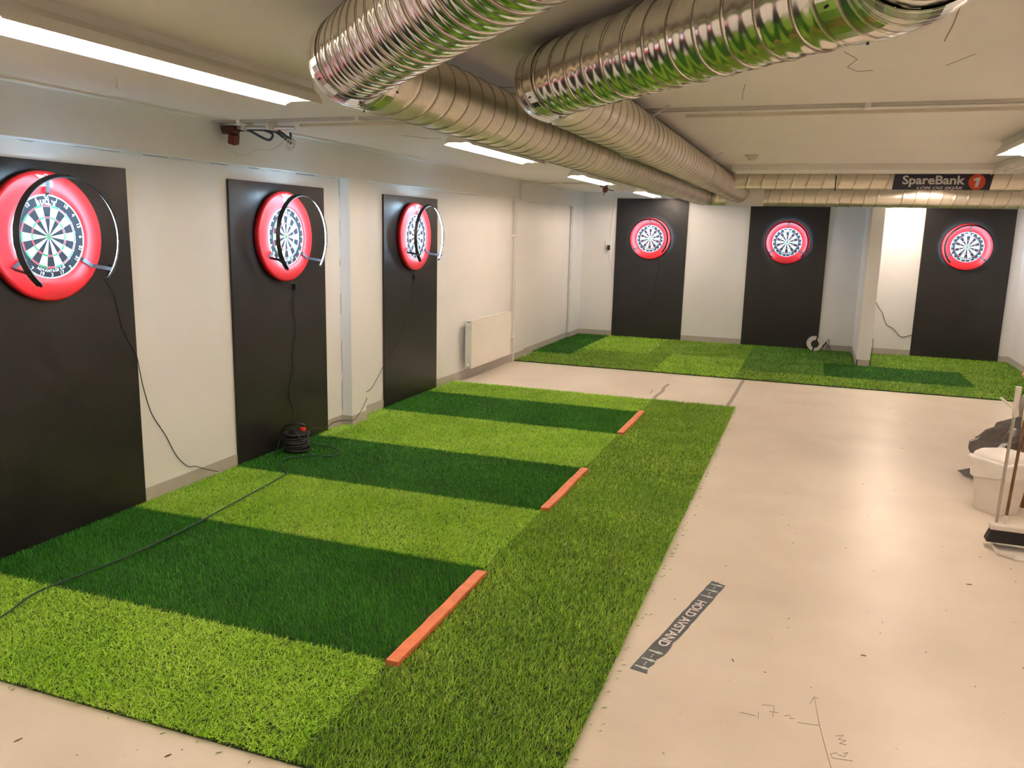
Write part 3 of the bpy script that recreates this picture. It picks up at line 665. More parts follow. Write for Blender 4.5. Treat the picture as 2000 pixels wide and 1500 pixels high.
# ------------------------------------------------------------------ spiral ducts
def spiral(p0, p1, r, pitch=0.135, n=44, amp=0.0003, ribs=1, ridge=0.0022):
    p0, p1 = Vector(p0), Vector(p1); t = (p1 - p0).normalized(); L = (p1 - p0).length
    u = t.cross(Vector((0, 0, 1))).normalized(); v = u.cross(t); k = 6 * ribs
    prof = [(0.0, ridge), (0.03, ridge)] + [(0.055 + 0.92 * i / k, amp * (1 - math.cos(2 * PI * ribs * i / k))) for i in range(k + 1)]
    m = len(prof); S = (int(L / pitch) + 2) * n; vs = []; fs = []; seam = []
    for s in range(S + 1):
        a = 2 * PI * s / n; dr = u * math.cos(a) + v * math.sin(a)
        for off, h in prof:
            ax = min(max((s / n + off - 1) * pitch, 0), L)
            vs.append(p0 + t * ax + dr * (r + h + 0.0005 * math.sin(3.1 * a + 0.7 * s / n)))
    for s in range(S):
        for p in range(m - 1): fs.append((s * m + p, (s + 1) * m + p, (s + 1) * m + p + 1, s * m + p + 1))
        if s + n + 1 <= S: fs.append((s * m + m - 1, (s + 1) * m + m - 1, (s + 1 + n) * m, (s + n) * m))
    sm = MB(); sv = []; sf = []
    for s in range(S + 1):
        a = 2 * PI * s / n; dr = u * math.cos(a) + v * math.sin(a); ax = (s / n + .015 - 1) * pitch
        if ax < .004 or ax > L - .004: continue
        for e, h in ((-.0026, .0), (-.0020, .0034), (.0020, .0034), (.0026, .0)): sv.append(p0 + t * (ax + e) + dr * (r + h))
    for i in range(len(sv) // 4 - 1):
        for q_ in range(3): sf.append((i * 4 + q_, i * 4 + 4 + q_, i * 4 + 5 + q_, i * 4 + 1 + q_))
    return MB().add(vs, fs), MB().add(sv, sf)
def elbow(pc, d0, d1, r, R, seg, extra=0.07):
    """gored elbow at corner pc between run directions d0 (incoming) and d1 (outgoing)"""
    pc, d0, d1 = Vector(pc), Vector(d0).normalized(), Vector(d1).normalized(); ang = d0.angle(d1)
    tl = R * math.tan(ang / 2); a = pc - d0 * tl; b = pc + d1 * tl; pts = [a - d0 * extra, a]
    nrm = (d1 - d0 * d0.dot(d1)).normalized(); cen = a + nrm * R
    for k in range(1, seg): 
        th = ang * k / seg; pts.append(cen - nrm * R * math.cos(th) + d0 * R * math.sin(th))
    pts += [b, b + d1 * extra]
    mb = MB().tube(pts, r, 40, cap=False); bead = MB()
    for i in range(1, len(pts) - 1):
        tg = (pts[i + 1] - pts[i - 1]).normalized()
        bead.tube([pts[i] - tg * .004, pts[i] + tg * .004], [r + .003, r + .003], 40, cap=False)
    for q, tg in ((pts[0], d0), (pts[-1], d1)): bead.tube([q - tg * .003, q + tg * .003], [r + .004, r + .004], 40, cap=False)
    return mb, bead, pts[0], pts[-1]
D1X, D1Z, D2X, D2Z, RD = 2.54, 2.33, 2.99, 2.357, 0.125
q45 = Vector((1, -1, 0)).normalized(); back = Vector((0, 1, 0))
def hanger(root, x, y, zc, r):
    h = MB().tube([(x + (r + .006) * math.cos(a), y, zc + (r + .006) * math.sin(a)) for a in np.linspace(-.0, 2 * PI, 41)[:-1]], .004, 4, closed=True)
    h.build('hanger_band', M_ALU, root)
    MB().tube([(x + r + .008, y, zc - .02), (x + r + .012, y, ZC + .01)], .004, 6).build('hanger_rod', M_SCREW, root)
# --- duct 1
r1 = empty('spiral_duct', (D1X, 10.5, D1Z)); o1 = -Vector((D1X, 10.5, D1Z))
def part(root, off, mb, nm, m, sm=True):
    if isinstance(mb, tuple):
        o = mb[0].build(nm, m, root, smooth=sm); o.location = off; mb[1].build('lock_seam', M_SEAM, o, smooth='all'); return o
    o = mb.build(nm, m, root, smooth=sm); o.location = off; return o
E1 = Vector((D1X, 1.70, D1Z))
mb, bd, s0, s1 = elbow(E1, q45 * -1, back, RD + .004, 0.16, 3); part(r1, o1, mb, 'elbow', M_DUCTN, False); part(r1, o1, bd, 'elbow_bead', M_DUCT)
part(r1, o1, spiral(E1 + q45 * 2.6, s0, RD, 0.085, amp=.0011, ribs=2), 'spiral_pipe', M_DUCTN)
C1 = Vector((D1X, 10.5, D1Z - .005)); mb, bd, t0, t1 = elbow(C1, back, (1, 0, 0), RD + .003, 0.19, 4); part(r1, o1, mb, 'elbow', M_DUCT, False); part(r1, o1, bd, 'elbow_bead', M_DUCT)
part(r1, o1, spiral(s1, t0, RD), 'spiral_pipe', M_DUCT)
part(r1, o1, spiral(t1, (XR - .001, 10.5, D1Z - .005), RD, 0.14), 'spiral_pipe', M_DUCT)
for y in (4.55, 7.6): part(r1, o1, MB().tube([(D1X, y - .05, D1Z), (D1X, y - .045, D1Z), (D1X, y + .045, D1Z), (D1X, y + .05, D1Z)], [RD + .003, RD + .0065, RD + .0065, RD + .003], 44, cap=False), 'coupling', M_DUCT)
part(r1, o1, MB().tube([(4.72, 10.5, D1Z - .005), (4.80, 10.5, D1Z - .005)], RD + .006, 44, cap=False), 'coupling', M_DUCT)
# --- duct 2
r2 = empty('spiral_duct', (D2X, 8.55, D2Z)); o2 = -Vector((D2X, 8.55, D2Z))
E2 = Vector((D2X, 2.32, D2Z)); E3 = E2 + q45 * 1.57
mb, bd, s0, s1 = elbow(E2, q45 * -1, back, RD + .004, 0.16, 3); part(r2, o2, mb, 'elbow', M_DUCTN, False); part(r2, o2, bd, 'elbow_bead', M_DUCT)
mb, bd, u0, u1 = elbow(E3, back, q45 * -1, RD + .004, 0.20, 3); part(r2, o2, mb, 'elbow', M_DUCTN, False); part(r2, o2, bd, 'elbow_bead', M_DUCT)
part(r2, o2, spiral(u1, s0, RD, 0.11, amp=.0009, ribs=2), 'spiral_pipe', M_DUCTN)
part(r2, o2, spiral((E3.x, YF + .001, D2Z), u0, RD, 0.11, amp=.0006, ribs=2), 'spiral_pipe', M_DUCTN)
part(r2, o2, spiral(s1, (D2X, 10.33, D2Z), RD), 'spiral_pipe', M_DUCT)
part(r2, o2, spiral((D2X + .10, 8.55, 2.402), (XR - .001, 8.55, 2.402), 0.095, 0.15), 'branch_pipe', M_DUCT)
part(r2, o2, MB().tube([(D2X + .10, 8.55, 2.402), (D2X + .17, 8.55, 2.402)], [0.102, .100], 40, cap=False), 'branch_collar', M_DUCT)
for x in (4.1,):
    o = MB().tube([(x, 8.44, 2.29), (x, 8.44, 2.445)], .006, 6).build('hanger_rod', M_SCREW, r2); o.location = o2
for y in (3.91, 6.56):
    h = MB().tube([(D2X + (RD + .006) * math.cos(a), y, D2Z + (RD + .006) * math.sin(a)) for a in np.linspace(0, 2 * PI, 41)[:-1]], .004, 4, closed=True).build('hanger_band', M_ALU, r2); h.location = o2
    h = MB().tube([(D2X + .09, y, D2Z + .09), (D2X + .19, y, ZC + .005)], .0045, 6).build('hanger_rod', M_ALU, r2); h.location = o2
for rt, o_, ps in ((r1, o1, [(E1 + q45 * .09, q45), (E1 + back * .13, back)]), (r2, o2, [(E2 + q45 * .09, q45), (E2 + back * .13, back), (E3 - q45 * .12, q45)])):
    s = MB()
    for p, d in ps:
        sd = d.cross(Vector((0, 0, 1)))
        for a in (-.6, -1.7, -2.7):
            q = p + (sd * math.cos(a) + Vector((0, 0, 1)) * math.sin(a)) * (RD + .004)
            nn = (sd * math.cos(a) + Vector((0, 0, 1)) * math.sin(a)); s.tube([q, q + nn * .004], .0032, 6)
    o = s.build('screws', M_SCREW, rt); o.location = o_; o['kind'] = 'stuff'
tag(r1, 'spiral steel duct nearer the side wall, joining the lower cross run', 'duct', 'spiral ventilation ducts')
tag(r2, 'spiral steel duct with two bends, branching into the upper cross run', 'duct', 'spiral ventilation ducts')
# plasterboard collar around the end of duct 2
pts = [(2.93, 2.19), (3.30, 2.19), (3.30, 2.40), (3.118, 2.40)]
for k in range(13): a = -k / 12 * PI; pts.append((D2X + .128 * math.cos(a), D2Z + .128 * math.sin(a) + .0))
pts += [(D2X - .128, 2.40), (2.85, 2.40), (2.85, 2.19)]
o = MB().prism(pts, 10.20, 10.32, lambda x, z, y: (x, y, z)).build('duct_collar_board', M_CEIL); tag(o, 'beige plasterboard collar with round cutout around the duct end', 'board')

# ------------------------------------------------------------------ bank sign
root = empty('bank_sign', (5.06, 8.42, 2.305)); tag(root, 'navy bank sign with orange dot leaning on the upper cross duct', 'sign')
SW, SH = 0.425, 0.150
f = lambda x, z, h: (x, -h, z)
MB().prism([(-SW - .012, 0), (SW - .012, 0), (SW + .012, SH), (-SW + .004, SH)], 0, .012, f).build('panel', M_NAVY, root)
def sign_text(body, x, z, sz, bold, m, shear=0.0, name='lettering', xs=1.0):
    vs, fs = text_polys(body, sz, bold, shear=shear); MB().add([(p[0] * xs + x, -.0132, p[1] + z) for p in vs], fs).build(name, m, root)
sign_text('SpareBank', -.082, .054, .114, .0028, M_SIGNW, xs=1.12)
sign_text('LOM OG SKJÅK', -.02, .006, .036, .0008, M_SIGNW, 0.25, xs=1.62)
MB().lathe([(0, .012), (.073, .012), (.073, .0128), (0, .0128)], 40, '-y', closed=False).build('orange_dot', M_ORANGE, root).location = (.30, 0, .0745)
MB().prism([(.282, .028), (.312, .028), (.330, .118), (.306, .118), (.268, .102), (.272, .084), (.295, .092)], .0128, .0136, f).build('numeral', M_SIGNW, root)
MB().prism([(.05, SH - .002), (.10, SH + .02), (.10, SH - .002)], .0, .006, f).build('bracket', M_TRUNK, root)

# ------------------------------------------------------------------ ceiling services
root = empty('cable_tray', (3.4, 4.05, ZC)); tag(root, 'narrow aluminium cable tray crossing the ceiling above both ducts', 'cable tray')
for y in (-.035, .035): MB().box(-3.31, 3.47, y - .003, y + .003, -.012, .002).build('side_rail', M_ALU, root)
MB().box(-3.31, 3.47, -.035, .035, -.006, .002).build('tray_bed', M_ALU, root)
MB().tube([(-3.2, -.01, -.009), (3.47, -.012, -.009)], .0035, 8).build('tray_cable', M_TRUNK, root)
for x in (-3.1, -2.2, 0.75, 2.0): MB().box(x - .014, x + .014, -.045, .045, -.026, .003).build('tray_clip', M_LAMP, root, bevel=.002)
o = MB().box(0.6, 2.1, 4.27, 4.30, ZC - .018, ZC + .002).build('surface_trunking', M_TRUNK, bevel=.002); tag(o, 'slim beige trunking strip on the ceiling beside the side wall', 'trunking')
o = MB().box(3.20, XR - .05, 4.27, 4.30, ZC - .018, ZC + .002).build('surface_trunking', M_TRUNK, bevel=.002); tag(o, 'slim beige trunking strip on the ceiling right of the ducts', 'trunking')
def junction(name, loc, label, s=1.0, full=True):
    root = empty(name, loc); tag(root, label, 'cable junction')
    MB().box(-.05, .045, -.045, .03, -.055, .0).build('junction_box', M_BROWN, root, bevel=.006)
    p = MB().box(-.028, .028, -.028, .028, -.04, .028); M = Matrix.Translation((.03, -.02, -.085)) @ Matrix.Rotation(.3, 4, 'Y') @ Matrix.Rotation(.2, 4, 'X')
    p.v = [tuple(M @ Vector(v)) for v in p.v]; p.build('plug', mat('red_brown_plastic', (0.16, 0.025, 0.015), .45), root, bevel=.006)
    b_ = MB().box(-.09, -.04, -.03, .02, -.03, -.0); b_.build('gland', M_BROWN, root, bevel=.005)
    w_ = MB()
    if full:
        for pts in ([(.04, 0, -.02), (.12, .03, -.03), (.2, .05, -.07), (.26, .06, -.09), (.28, .07, -.05), (.2, .08, -.02)], [(.05, .01, -.03), (.15, .06, -.02), (.27, .1, -.03), (.33, .1, -.06), (.4, .11, -.11)], [(.3, .1, -.02), (.36, .08, -.05), (.40, .10, -.08), (.38, .13, -.04)]):
            w_.tube(smooth_path(pts, 5), .0085, 7)
        w_.build('cable_loop', mat('dark_grey_cable', (.06, .065, .085), .4), root, smooth='all')
        t_ = MB().tube(smooth_path([(.01, -.02, -.09), (0, -.03, -.14), (.05, -.02, -.19), (.11, .0, -.19), (.18, .03, -.155), (.26, .06, -.155), (.33, .08, -.12), (.36, .09, -.07)], 6), .0025, 5); t_.build('thin_wire', M_CORDW, root, smooth='all')
        u_ = MB()
        for k in range(9):
            a = k * .7; u_.tube(smooth_path([(.38, .10, -.06), (.40 + .03 * math.cos(a), .11 + .03 * math.sin(a), -.09 - .01 * (k % 3)), (.39 + .035 * math.cos(a), .11, -.13 - .01 * (k % 4))], 4), .0035, 5)
        u_.build('wire_tuft', M_CORDW, root, smooth='all')
        MB().tube([(.05, .0, -.012), (.45, .08, -.012)], .013, 8).build('conduit', M_ALU, root, smooth=True)
        for x in (.10, .30): MB().box(x - .012, x + .012, -.02, .09, -.03, .02).build('clip', M_LAMP, root, bevel=.002)
    else:
        for pts in ([(.03, 0, -.04), (.07, 0, -.09), (.14, .02, -.10)], [(-.02, 0, -.05), (.0, 0, -.13), (.01, 0, -.17)]): w_.tube(smooth_path(pts, 4), .006, 6)
        w_.build('loose_wire', M_CORDB, root, smooth='all')
    return root
junction('cable_junction', (0.15, 4.13, ZC - .022), 'brown junction box with plug and tangled grey cables at the side wall tray end')
junction('cable_junction', (1.10, 10.85, ZC - .002), 'brown junction box with loose black wires on the ceiling before end wall', full=False)
# wall pipe, ceiling conduit
root = empty('wall_pipe', (0.11, 9.95, 0)); tag(root, 'pale painted heating pipe rising beside the radiator to the ceiling', 'pipe')
MB().tube([(0, 0.0, .70), (0, 0.0, 2.21)], .011, 8).build('lower_run', M_PIPE, root, smooth=True)
MB().tube([(.0, .05, .02), (.0, .05, 2.20)], .009, 8).build('second_run', M_PIPE, root, smooth=True)
MB().tube(smooth_path([(0, 0.0, 2.20), (0, .02, 2.23), (0, .20, 2.23), (0, .22, 2.26), (0, .22, 2.44), (.03, .24, 2.47), (.2, .30, 2.47)], 4), .012, 8).build('upper_run', M_PIPE, root, smooth='all')
for z, y in ((1.75, .02), (.35, .04), (2.22, .02)): MB().box(-.04, .018, y - .045, y + .045, z - .014, z + .014).build('pipe_clip', M_RADW, root, bevel=.004)
root = empty('ceiling_conduit', (0.2, 10.75, ZC)); tag(root, 'thin cream conduit across the ceiling from wall pipe to end wall junction box', 'conduit')
MB().tube([(-.1, -.35, -.014), (.05, -.05, -.014), (.9, .08, -.014)], .009, 8).build('conduit_run', M_TRUNK, root, smooth=True)
MB().box(.28, .32, -.04, .04, -.03, .002).build('conduit_clip', M_RADW, root, bevel=.003)
# post pipes in the far corner of left wall
o = MB().tube([(0.07, 12.84, 0.11), (0.07, 12.84, 2.24)], .016, 8).build('corner_pipe', M_PIPE, smooth=True); tag(o, 'slim white pipe against the post in the end wall corner', 'pipe')
# smoke detector
root = empty('smoke_detector', (3.39, 6.80, ZC)); tag(root, 'small cream square detector on the ceiling right of the ducts', 'detector')
MB().box(-.055, .055, -.055, .055, -.02, .002).build('base', M_TRUNK, root, bevel=.006)
MB().lathe([(0, -.045), (.030, -.045), (.038, -.03), (.040, -.018), (0, -.018)], 20, closed=False).build('sensor_head', M_TRUNK, root, smooth=True)
o = MB().tube(smooth_path([(0.735, 2.569, ZC + .002), (.737, 2.572, 2.478), (.733, 2.566, 2.462), (.738, 2.570, 2.448)], 3), [.002] * 4 + [.004] * 3 + [.005, .006, .004], 6).build('paint_flake', M_RADW); tag(o, 'small white paint flake dangling from the ceiling by the lamp', 'paint flake')

# ------------------------------------------------------------------ radiator
root = empty('radiator', (0.135, 9.04, 0.14)); tag(root, 'white ribbed panel radiator on the side wall', 'radiator')
pr = []; n = 40; L = 0.685
for i in range(n * 4 + 1):
    y = -L + 2 * L * i / (n * 4); pr.append((0.030 + (0.007 if (i % 4) in (1, 2) else 0.0), y))
MB().prism([(0.012, -L), *pr, (0.012, L)], 0.015, 0.585, lambda x, y, z: (x, y, z)).build('front_panel', M_RADW, root)
MB().box(-.050, -.034, -L, L, .015, .585).build('rear_panel', M_RADW, root)
MB().box(-.048, .034, -L - .004, L + .004, .585, .598).build('top_grille', M_RADW, root)
for s in (-1, 1): MB().box(-.046, .032, s * (L - .003) - .004, s * (L - .003) + .004, .03, .575).build('side_cover', M_RADW, root)
for z in (.06, .54):
    MB().tube([(-.01, -L - .06, z), (-.01, -L + .02, z)], .014, 10).build('connector', M_PIPE, root, smooth=True)
    MB().tube([(-.01, L - .02, z), (-.01, L + .22, z)], .010, 8).build('connector', M_PIPE, root, smooth=True)
for y in (-.5, .5): MB().box(-.085, -.045, y - .02, y + .02, .1, .5).build('wall_bracket', M_RADW, root)

# ------------------------------------------------------------------ floor marks
def ribbon(pts, wd, z=0.0012, th=0.001):
    mb = MB(); L_ = []; R_ = []
    P = [Vector((a, b, 0)) for a, b in pts]
    for i, p in enumerate(P):
        t = (P[min(i + 1, len(P) - 1)] - P[max(i - 1, 0)]).normalized(); nn = Vector((-t.y, t.x, 0))
        L_.append(p + nn * wd / 2); R_.append(p - nn * wd / 2)
    poly = [(q.x, q.y) for q in L_] + [(q.x, q.y) for q in R_[::-1]]
    return mb.prism(poly, 0, z + th)
o = ribbon([(3.245, 10.08), (3.235, 9.2), (3.225, 8.6), (3.21, 8.19)], .042, .0006).build('floor_line', M_TAPE); tag(o, 'long grey painted line joining the two turf areas on bare floor', 'floor line')
o = ribbon([(2.41, 9.32), (2.40, 9.0), (2.425, 8.8), (2.405, 8.5), (2.41, 8.19)], .04, .0006).build('floor_line', M_TAPE); tag(o, 'short ragged grey tape remnant on bare floor behind the turf', 'floor line')
o = ribbon([(2.30, 8.85), (2.315, 8.62)], .012, .0006).build('floor_line', M_TAPE); tag(o, 'tiny grey tape scrap beside the ragged tape remnant', 'floor line')
# distance sticker
A = Vector((3.635, 3.585, 0)); B = Vector((3.412, 2.534, 0)); ax = (B - A).normalized(); SL = (B - A).length
root = empty('distance_sticker', (A + B) / 2, math.atan2(ax.y, ax.x)); tag(root, 'torn dark grey floor sticker reading HOLD AVSTAND', 'sticker')
hw = .040; rng = random.Random(3); top = []; bot = []
for i in range(25):
    t = -SL / 2 + SL * i / 24; top.append((t, hw + rng.uniform(-.003, .002))); bot.append((t, -hw + rng.uniform(-.002, .002)))
bot = bot[::-1]
for i, d in ((1, .014), (2, .006), (3, .012), (5, -.006)): top[-i - 1] = (top[-i - 1][0], top[-i - 1][1] - d)
top[0] = (top[0][0] + .02, top[0][1]); top[17] = (top[17][0], top[17][1] - .006)
MB().prism(top + bot, 0, .0016).build('vinyl', M_STICK, root)
vs, fs = text_polys('HOLD AVSTAND', .078, .0014, space=0.95)
wd = max(v[0] for v in vs) - min(v[0] for v in vs); sc = 0.545 / wd
MB().add([(v[0] * sc + .005, (v[1] - .026) * 0.86, .0021) for v in vs], fs).build('lettering', M_STICKW, root)
for x in (-.495, -.415, -.335, .345, .425, .500):
    fg = MB().lathe([(0, .0016), (.0065, .0016), (.0065, .0021), (0, .0021)], 12, closed=False); fg.v = [(a + x, b_ + .026, c) for a, b_, c in fg.v]
    fg.prism([(x - .009, .0205), (x + .009, .0205), (x + .011, .012), (x + .006, -.004), (x + .005, -.032), (x - .004, -.032), (x - .005, -.004), (x - .010, .010)], .0016, .0021)
    fg.build('person_icon', M_STICKM, root)
for x in (-.455, -.375, .385, .462):
    MB().prism([(x - .016, 0), (x - .009, -.006), (x - .009, -.0012), (x + .009, -.0012), (x + .009, -.006), (x + .016, 0), (x + .009, .006), (x + .009, .0012), (x - .009, .0012), (x - .009, .006)], .0016, .0021).build('arrow_icon', M_STICKM, root)
# pencil marks and litter on the floor
pm = MB()
def pl(pts, r=.0011): pm.tube([(x, y, .0004) for x, y in pts], r, 4)
pl([(4.115, 2.614), (4.13, 2.449), (4.145, 2.331), (4.171, 2.162)])
pl([(4.099, 2.557), (4.115, 2.614), (4.128, 2.607)])
pl([(3.919, 2.474), (3.966, 2.484), (3.964, 2.404)])
pl([(3.95, 2.437), (3.984, 2.442)])
pl([(3.91, 2.418), (3.912, 2.365)])
pl([(3.84, 2.387), (3.903, 2.385)])
pl([(4.055, 2.401), (4.133, 2.413)])
pl([(4.006, 2.427), (4.024, 2.441), (4.031, 2.425), (4.025, 2.417), (4.046, 2.426)])
pl([(4.244, 2.231), (4.177, 2.221), (4.169, 2.241), (4.189, 2.259), (4.2, 2.248), (4.217, 2.245), (4.229, 2.275), (4.214, 2.264)])
pl([(4.227, 2.322), (4.202, 2.322), (4.225, 2.348), (4.2, 2.348), (4.218, 2.382), (4.191, 2.366)])
o = pm.build('pencil_marking', M_PENCIL); tag(o, 'faint pencil sketch of an arrow and figures on bare floor', 'marking')
rng = random.Random(11); lt = MB()
def crumb(x, y, l, wd, a, h=.002):
    c, s = math.cos(a), math.sin(a); k = rng.uniform(-.3, .3) * l
    lt.prism([(x - l * c, y - l * s), (x + wd * s + k * c * .3, y - wd * c), (x + l * c, y + l * s), (x - wd * s, y + wd * c)], 0, h)
for i in range(120): crumb(rng.uniform(3.4, 6.2), rng.uniform(1.0, 9.5), rng.uniform(.002, .007), rng.uniform(.0012, .003), rng.uniform(0, PI))
for i in range(30): crumb(rng.uniform(0.3, 3.0), rng.uniform(.7, 1.40), rng.uniform(.002, .007), rng.uniform(.0012, .003), rng.uniform(0, PI))
for x, y, l in ((4.98, 3.2, .014), (1.1, 1.36, .012), (1.45, 1.22, .015), (1.35, 1.12, .012), (4.32, 3.05, .012), (3.78, 2.78, .012), (4.9, 4.1, .014), (2.0, 1.35, .012)): crumb(x, y, l, .003, rng.uniform(0, PI), .004)
o = lt.build('floor_litter', M_PENCIL); tag(o, 'scattered dark crumbs and specks of dirt on the bare floor', 'litter'); o['kind'] = 'stuff'
st = MB()
for i in range(80):
    y = rng.uniform(1.5, 8.1); x = XE + abs(rng.gauss(0, .022)); a = rng.uniform(-.8, .8); l = rng.uniform(.012, .035)
    if rng.random() < .25: x, y, a = rng.uniform(.2, 3.3), 1.455 - abs(rng.gauss(0, .012)), rng.uniform(-2.3, -.8)
    c, s = math.cos(a), math.sin(a); t = .0011
    st.add([(x + s * t, y - c * t, .002), (x - s * t, y + c * t, .002), (x + l * c * .6, y + l * s * .6, .007), (x + l * c, y + l * s + .004, .002)], [(0, 1, 2), (1, 3, 2)])
o = st.build('loose_turf_fibres', M_TS); tag(o, 'loose green turf fibres shed along the turf edge', 'litter'); o['kind'] = 'stuff'

# ------------------------------------------------------------------ cleaning corner at the right
def rsq(h, r, n=5):
    out = []
    for cx, cy, a0 in ((h - r, h - r, 0), (-h + r, h - r, PI / 2), (-h + r, -h + r, PI), (h - r, -h + r, 1.5 * PI)):
        for k in range(n): a = a0 + PI / 2 * k / (n - 1); out.append((cx + r * math.cos(a), cy + r * math.sin(a)))
    return out
def loft(rings, capb=True, capt=False):
    mb = MB(); n = len(rings[0]); vs = [p for r in rings for p in r]; fs = []
    for i in range(len(rings) - 1):
        for k in range(n): fs.append((i * n + k, i * n + (k + 1) % n, (i + 1) * n + (k + 1) % n, (i + 1) * n + k))
    if capb: fs.append(tuple(range(n))[::-1])
    if capt: fs.append(tuple(range((len(rings) - 1) * n, len(rings) * n)))
    return mb.add(vs, fs)
root = empty('waste_bin', (5.285, 5.555, 0), math.radians(40)); tag(root, 'square white waste bin with a white liner beside the broom', 'bin')
loft([[(x, y, z) for x, y in rsq(h, .022)] for h, z in ((.098, 0), (.099, .004), (.130, .355), (.138, .358), (.140, .375), (.132, .376), (.126, .352), (.098, .02))]).build('bin_body', M_BIN, root, smooth=True)
rng = random.Random(5); rg = []
for j, (h, z) in enumerate(((.1335, .255), (.137, .285), (.141, .325), (.150, .352), (.154, .366), (.145, .384), (.128, .372), (.10, .36))):
    rg.append([(x * (1 + rng.uniform(-.025, .035)), y * (1 + rng.uniform(-.025, .035)), z + rng.uniform(-.008, .008) - (0.02 * math.sin(3 * math.atan2(y, x)) if j == 0 else 0)) for x, y in rsq(h, .03, 7)])
loft(rg, capb=False).build('bin_liner', M_BAGW, root, smooth='all')
rg = []
for j, (h, z) in enumerate(((.128, .36), (.134, .385), (.128, .405), (.10, .425), (.05, .437))): rg.append([(x * (1 + rng.uniform(-.03, .03)), y * (1 + rng.uniform(-.03, .03)), z + rng.uniform(-.006, .006)) for x, y in rsq(h, .04, 7)])
loft(rg, capb=False, capt=True).build('bagged_waste', M_BAGW, root, smooth='all')
def sack(name, loc, rx, ry, hz, m, label, seed, tip=None):
    rg = []; rng = random.Random(seed); n = 30
    ph = [rng.uniform(0, 6.28) for _ in range(4)]
    for j in range(14):
        t = j / 13; rr = (math.sin(PI * min(1, .12 + t * .88)) ** .6) * (1 - .25 * t) if j < 13 else .05
        ring = []
        for k in range(n):
            a = 2 * PI * k / n; wv = 1 + .10 * math.sin(5 * a + ph[0] + 3 * t) + .07 * math.sin(9 * a + ph[1] - 5 * t) + rng.uniform(-.10, .10)
            ring.append((rx * rr * wv * math.cos(a), ry * rr * wv * math.sin(a), max(0, hz * (t + (rng.uniform(-.035, .035) if j else 0)))))
        rg.append(ring)
    o = loft(rg, capt=True).build(name, m); o.location = loc; return tag(o, label, 'bag')
sk = sack('refuse_sack', (5.60, 6.40, 0.0), .40, .30, .52, M_BAGG, 'crumpled grey plastic refuse sack on the floor behind the white bin', 4)
o = MB().add([(5.17, 6.43, .035), (5.24, 6.40, .002), (5.38, 6.34, .004), (5.40, 6.42, .15), (5.33, 6.40, .10), (5.38, 6.52, .02), (5.22, 6.47, .003)],
             [(0, 1, 4), (1, 2, 4), (2, 3, 4), (0, 4, 6), (4, 3, 5), (4, 5, 6), (0, 6, 1), (1, 6, 5, 2), (2, 5, 3)]).build('sack_corner', M_BAGG, sk); o.location = -sk.location
# lobby dustpan
root = empty('dustpan', (5.25, 4.76, 0)); tag(root, 'white long-handled dustpan lying open on the floor by the broom', 'dustpan')
sh = [(-.13, -.02), (-.12, -.12), (-.04, -.17), (.10, -.19), (.16, -.15), (.17, .05), (.12, .14), (-.06, .13), (-.115, .08)]
MB().prism(sh, .002, .008).build('pan_floor', M_BIN, root)
wl = MB()
for i in range(4, len(sh)):
    (ax_, ay), (bx_, by) = sh[i], sh[(i + 1) % len(sh)]
    wl.prism([(ax_, ay), (bx_, by), (bx_ * .97, by * .97), (ax_ * .97, ay * .97)], .004, .055)
for i in (0, 1): 
    (ax_, ay), (bx_, by) = sh[i], sh[i + 1]; wl.prism([(ax_, ay), (bx_, by), (bx_ * .97, by * .97), (ax_ * .97, ay * .97)], .004, .030)
wl.build('pan_wall', M_BIN, root)
MB().tube([(-.110, .07, .02), (-.085, .09, .93)], .009, 10).build('pole', M_STEEL, root, smooth=True)
MB().tube([(-.0885, .085, .80), (-.0835, .091, .985)], [.014, .017], 10).build('grip', M_BIN, root, smooth=True)
MB().tube([(-.0875, .087, .845), (-.17, .10, .91)], [.009, .007], 8).build('pole_hook', M_BIN, root, smooth=True)
root = empty('broom', (5.27, 4.78, 0)); tag(root, 'broom with black bristles and rusty pole standing in the dustpan', 'broom')
MB().prism([(-.17, -.03), (.25, -.03), (.25, .03), (-.17, .03)], .115, .15).build('broom_head', M_BIN, root, bevel=.008)
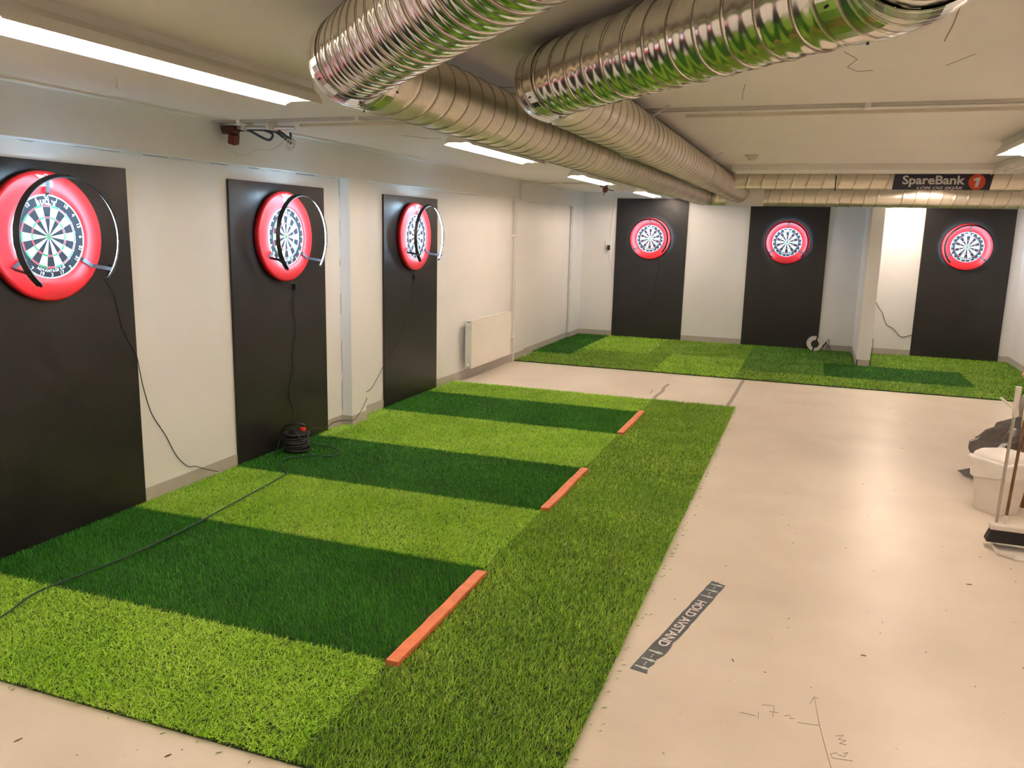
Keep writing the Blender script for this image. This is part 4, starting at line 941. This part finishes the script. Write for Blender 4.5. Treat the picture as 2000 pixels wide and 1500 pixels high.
loft([[(x * (1 + .0), y, z) for x, y in ((-.165, -.028), (.245, -.028), (.245, .028), (-.165, .028))] for z in (.118,)] + [[(-.185, -.045, .045), (.265, -.045, .045), (.265, .045, .045), (-.185, .045, .045)]], capt=True).build('bristles', M_BRISTLE, root)
MB().tube([(-.085, .02, .14), (-.082, .03, .20)], .014, 10).build('pole_socket', M_BIN, root, smooth=True)
MB().tube([(-.083, .03, .18), (-.045, .08, .90)], .009, 10).build('pole', M_RUST, root, smooth=True)
MB().tube([(-.049, .075, .74), (-.043, .083, .93)], [.014, .018], 10).build('grip', M_BIN, root, smooth=True)
# stool at the frame edge with a bag hung on it
root = empty('bar_stool', (5.62, 5.86, 0)); tag(root, 'bar stool with light wooden seat beside the refuse sack', 'stool')
MB().lathe([(0, .872), (.18, .872), (.215, .895), (.222, .915), (.214, .925), (0, .930)], 40, closed=False).build('seat', M_WOOD, root, smooth=True)
for k in range(4):
    a = PI / 4 + k * PI / 2; MB().tube([(.12 * math.cos(a), .12 * math.sin(a), .875), (.20 * math.cos(a), .20 * math.sin(a), 0)], .016, 10).build('leg', M_DWOOD, root, smooth=True)
MB().tube([(.168 * math.cos(a), .168 * math.sin(a), .35) for a in np.linspace(0, 2 * PI, 33)[:-1]], .010, 8, closed=True).build('foot_ring', M_STEEL, root, smooth=True)
root = empty('grey_bag', (5.46, 5.74, .62)); tag(root, 'grey fabric bag hanging from the bar stool', 'bag')
rg = []
for j, (s_, z) in enumerate(((.02, 0), (.075, .02), (.09, .08), (.085, .15), (.05, .19), (.03, .21))):
    rg.append([(s_ * 1.0 * math.cos(a) * (1 + .1 * math.sin(3 * a + j)), s_ * .8 * math.sin(a), z) for a in np.linspace(0, 2 * PI, 21)[:-1]])
loft(rg, capt=True).build('bag_body', mat('grey_fabric', (.20, .18, .155), .7, var=.2), root, smooth='all')
MB().tube(smooth_path([(0, 0, .20), (.0, .0, .23), (.05, .04, .262), (.08, .06, .27)], 4), .006, 6).build('strap', mat('grey_fabric', (.2, .18, .155)), root, smooth='all')
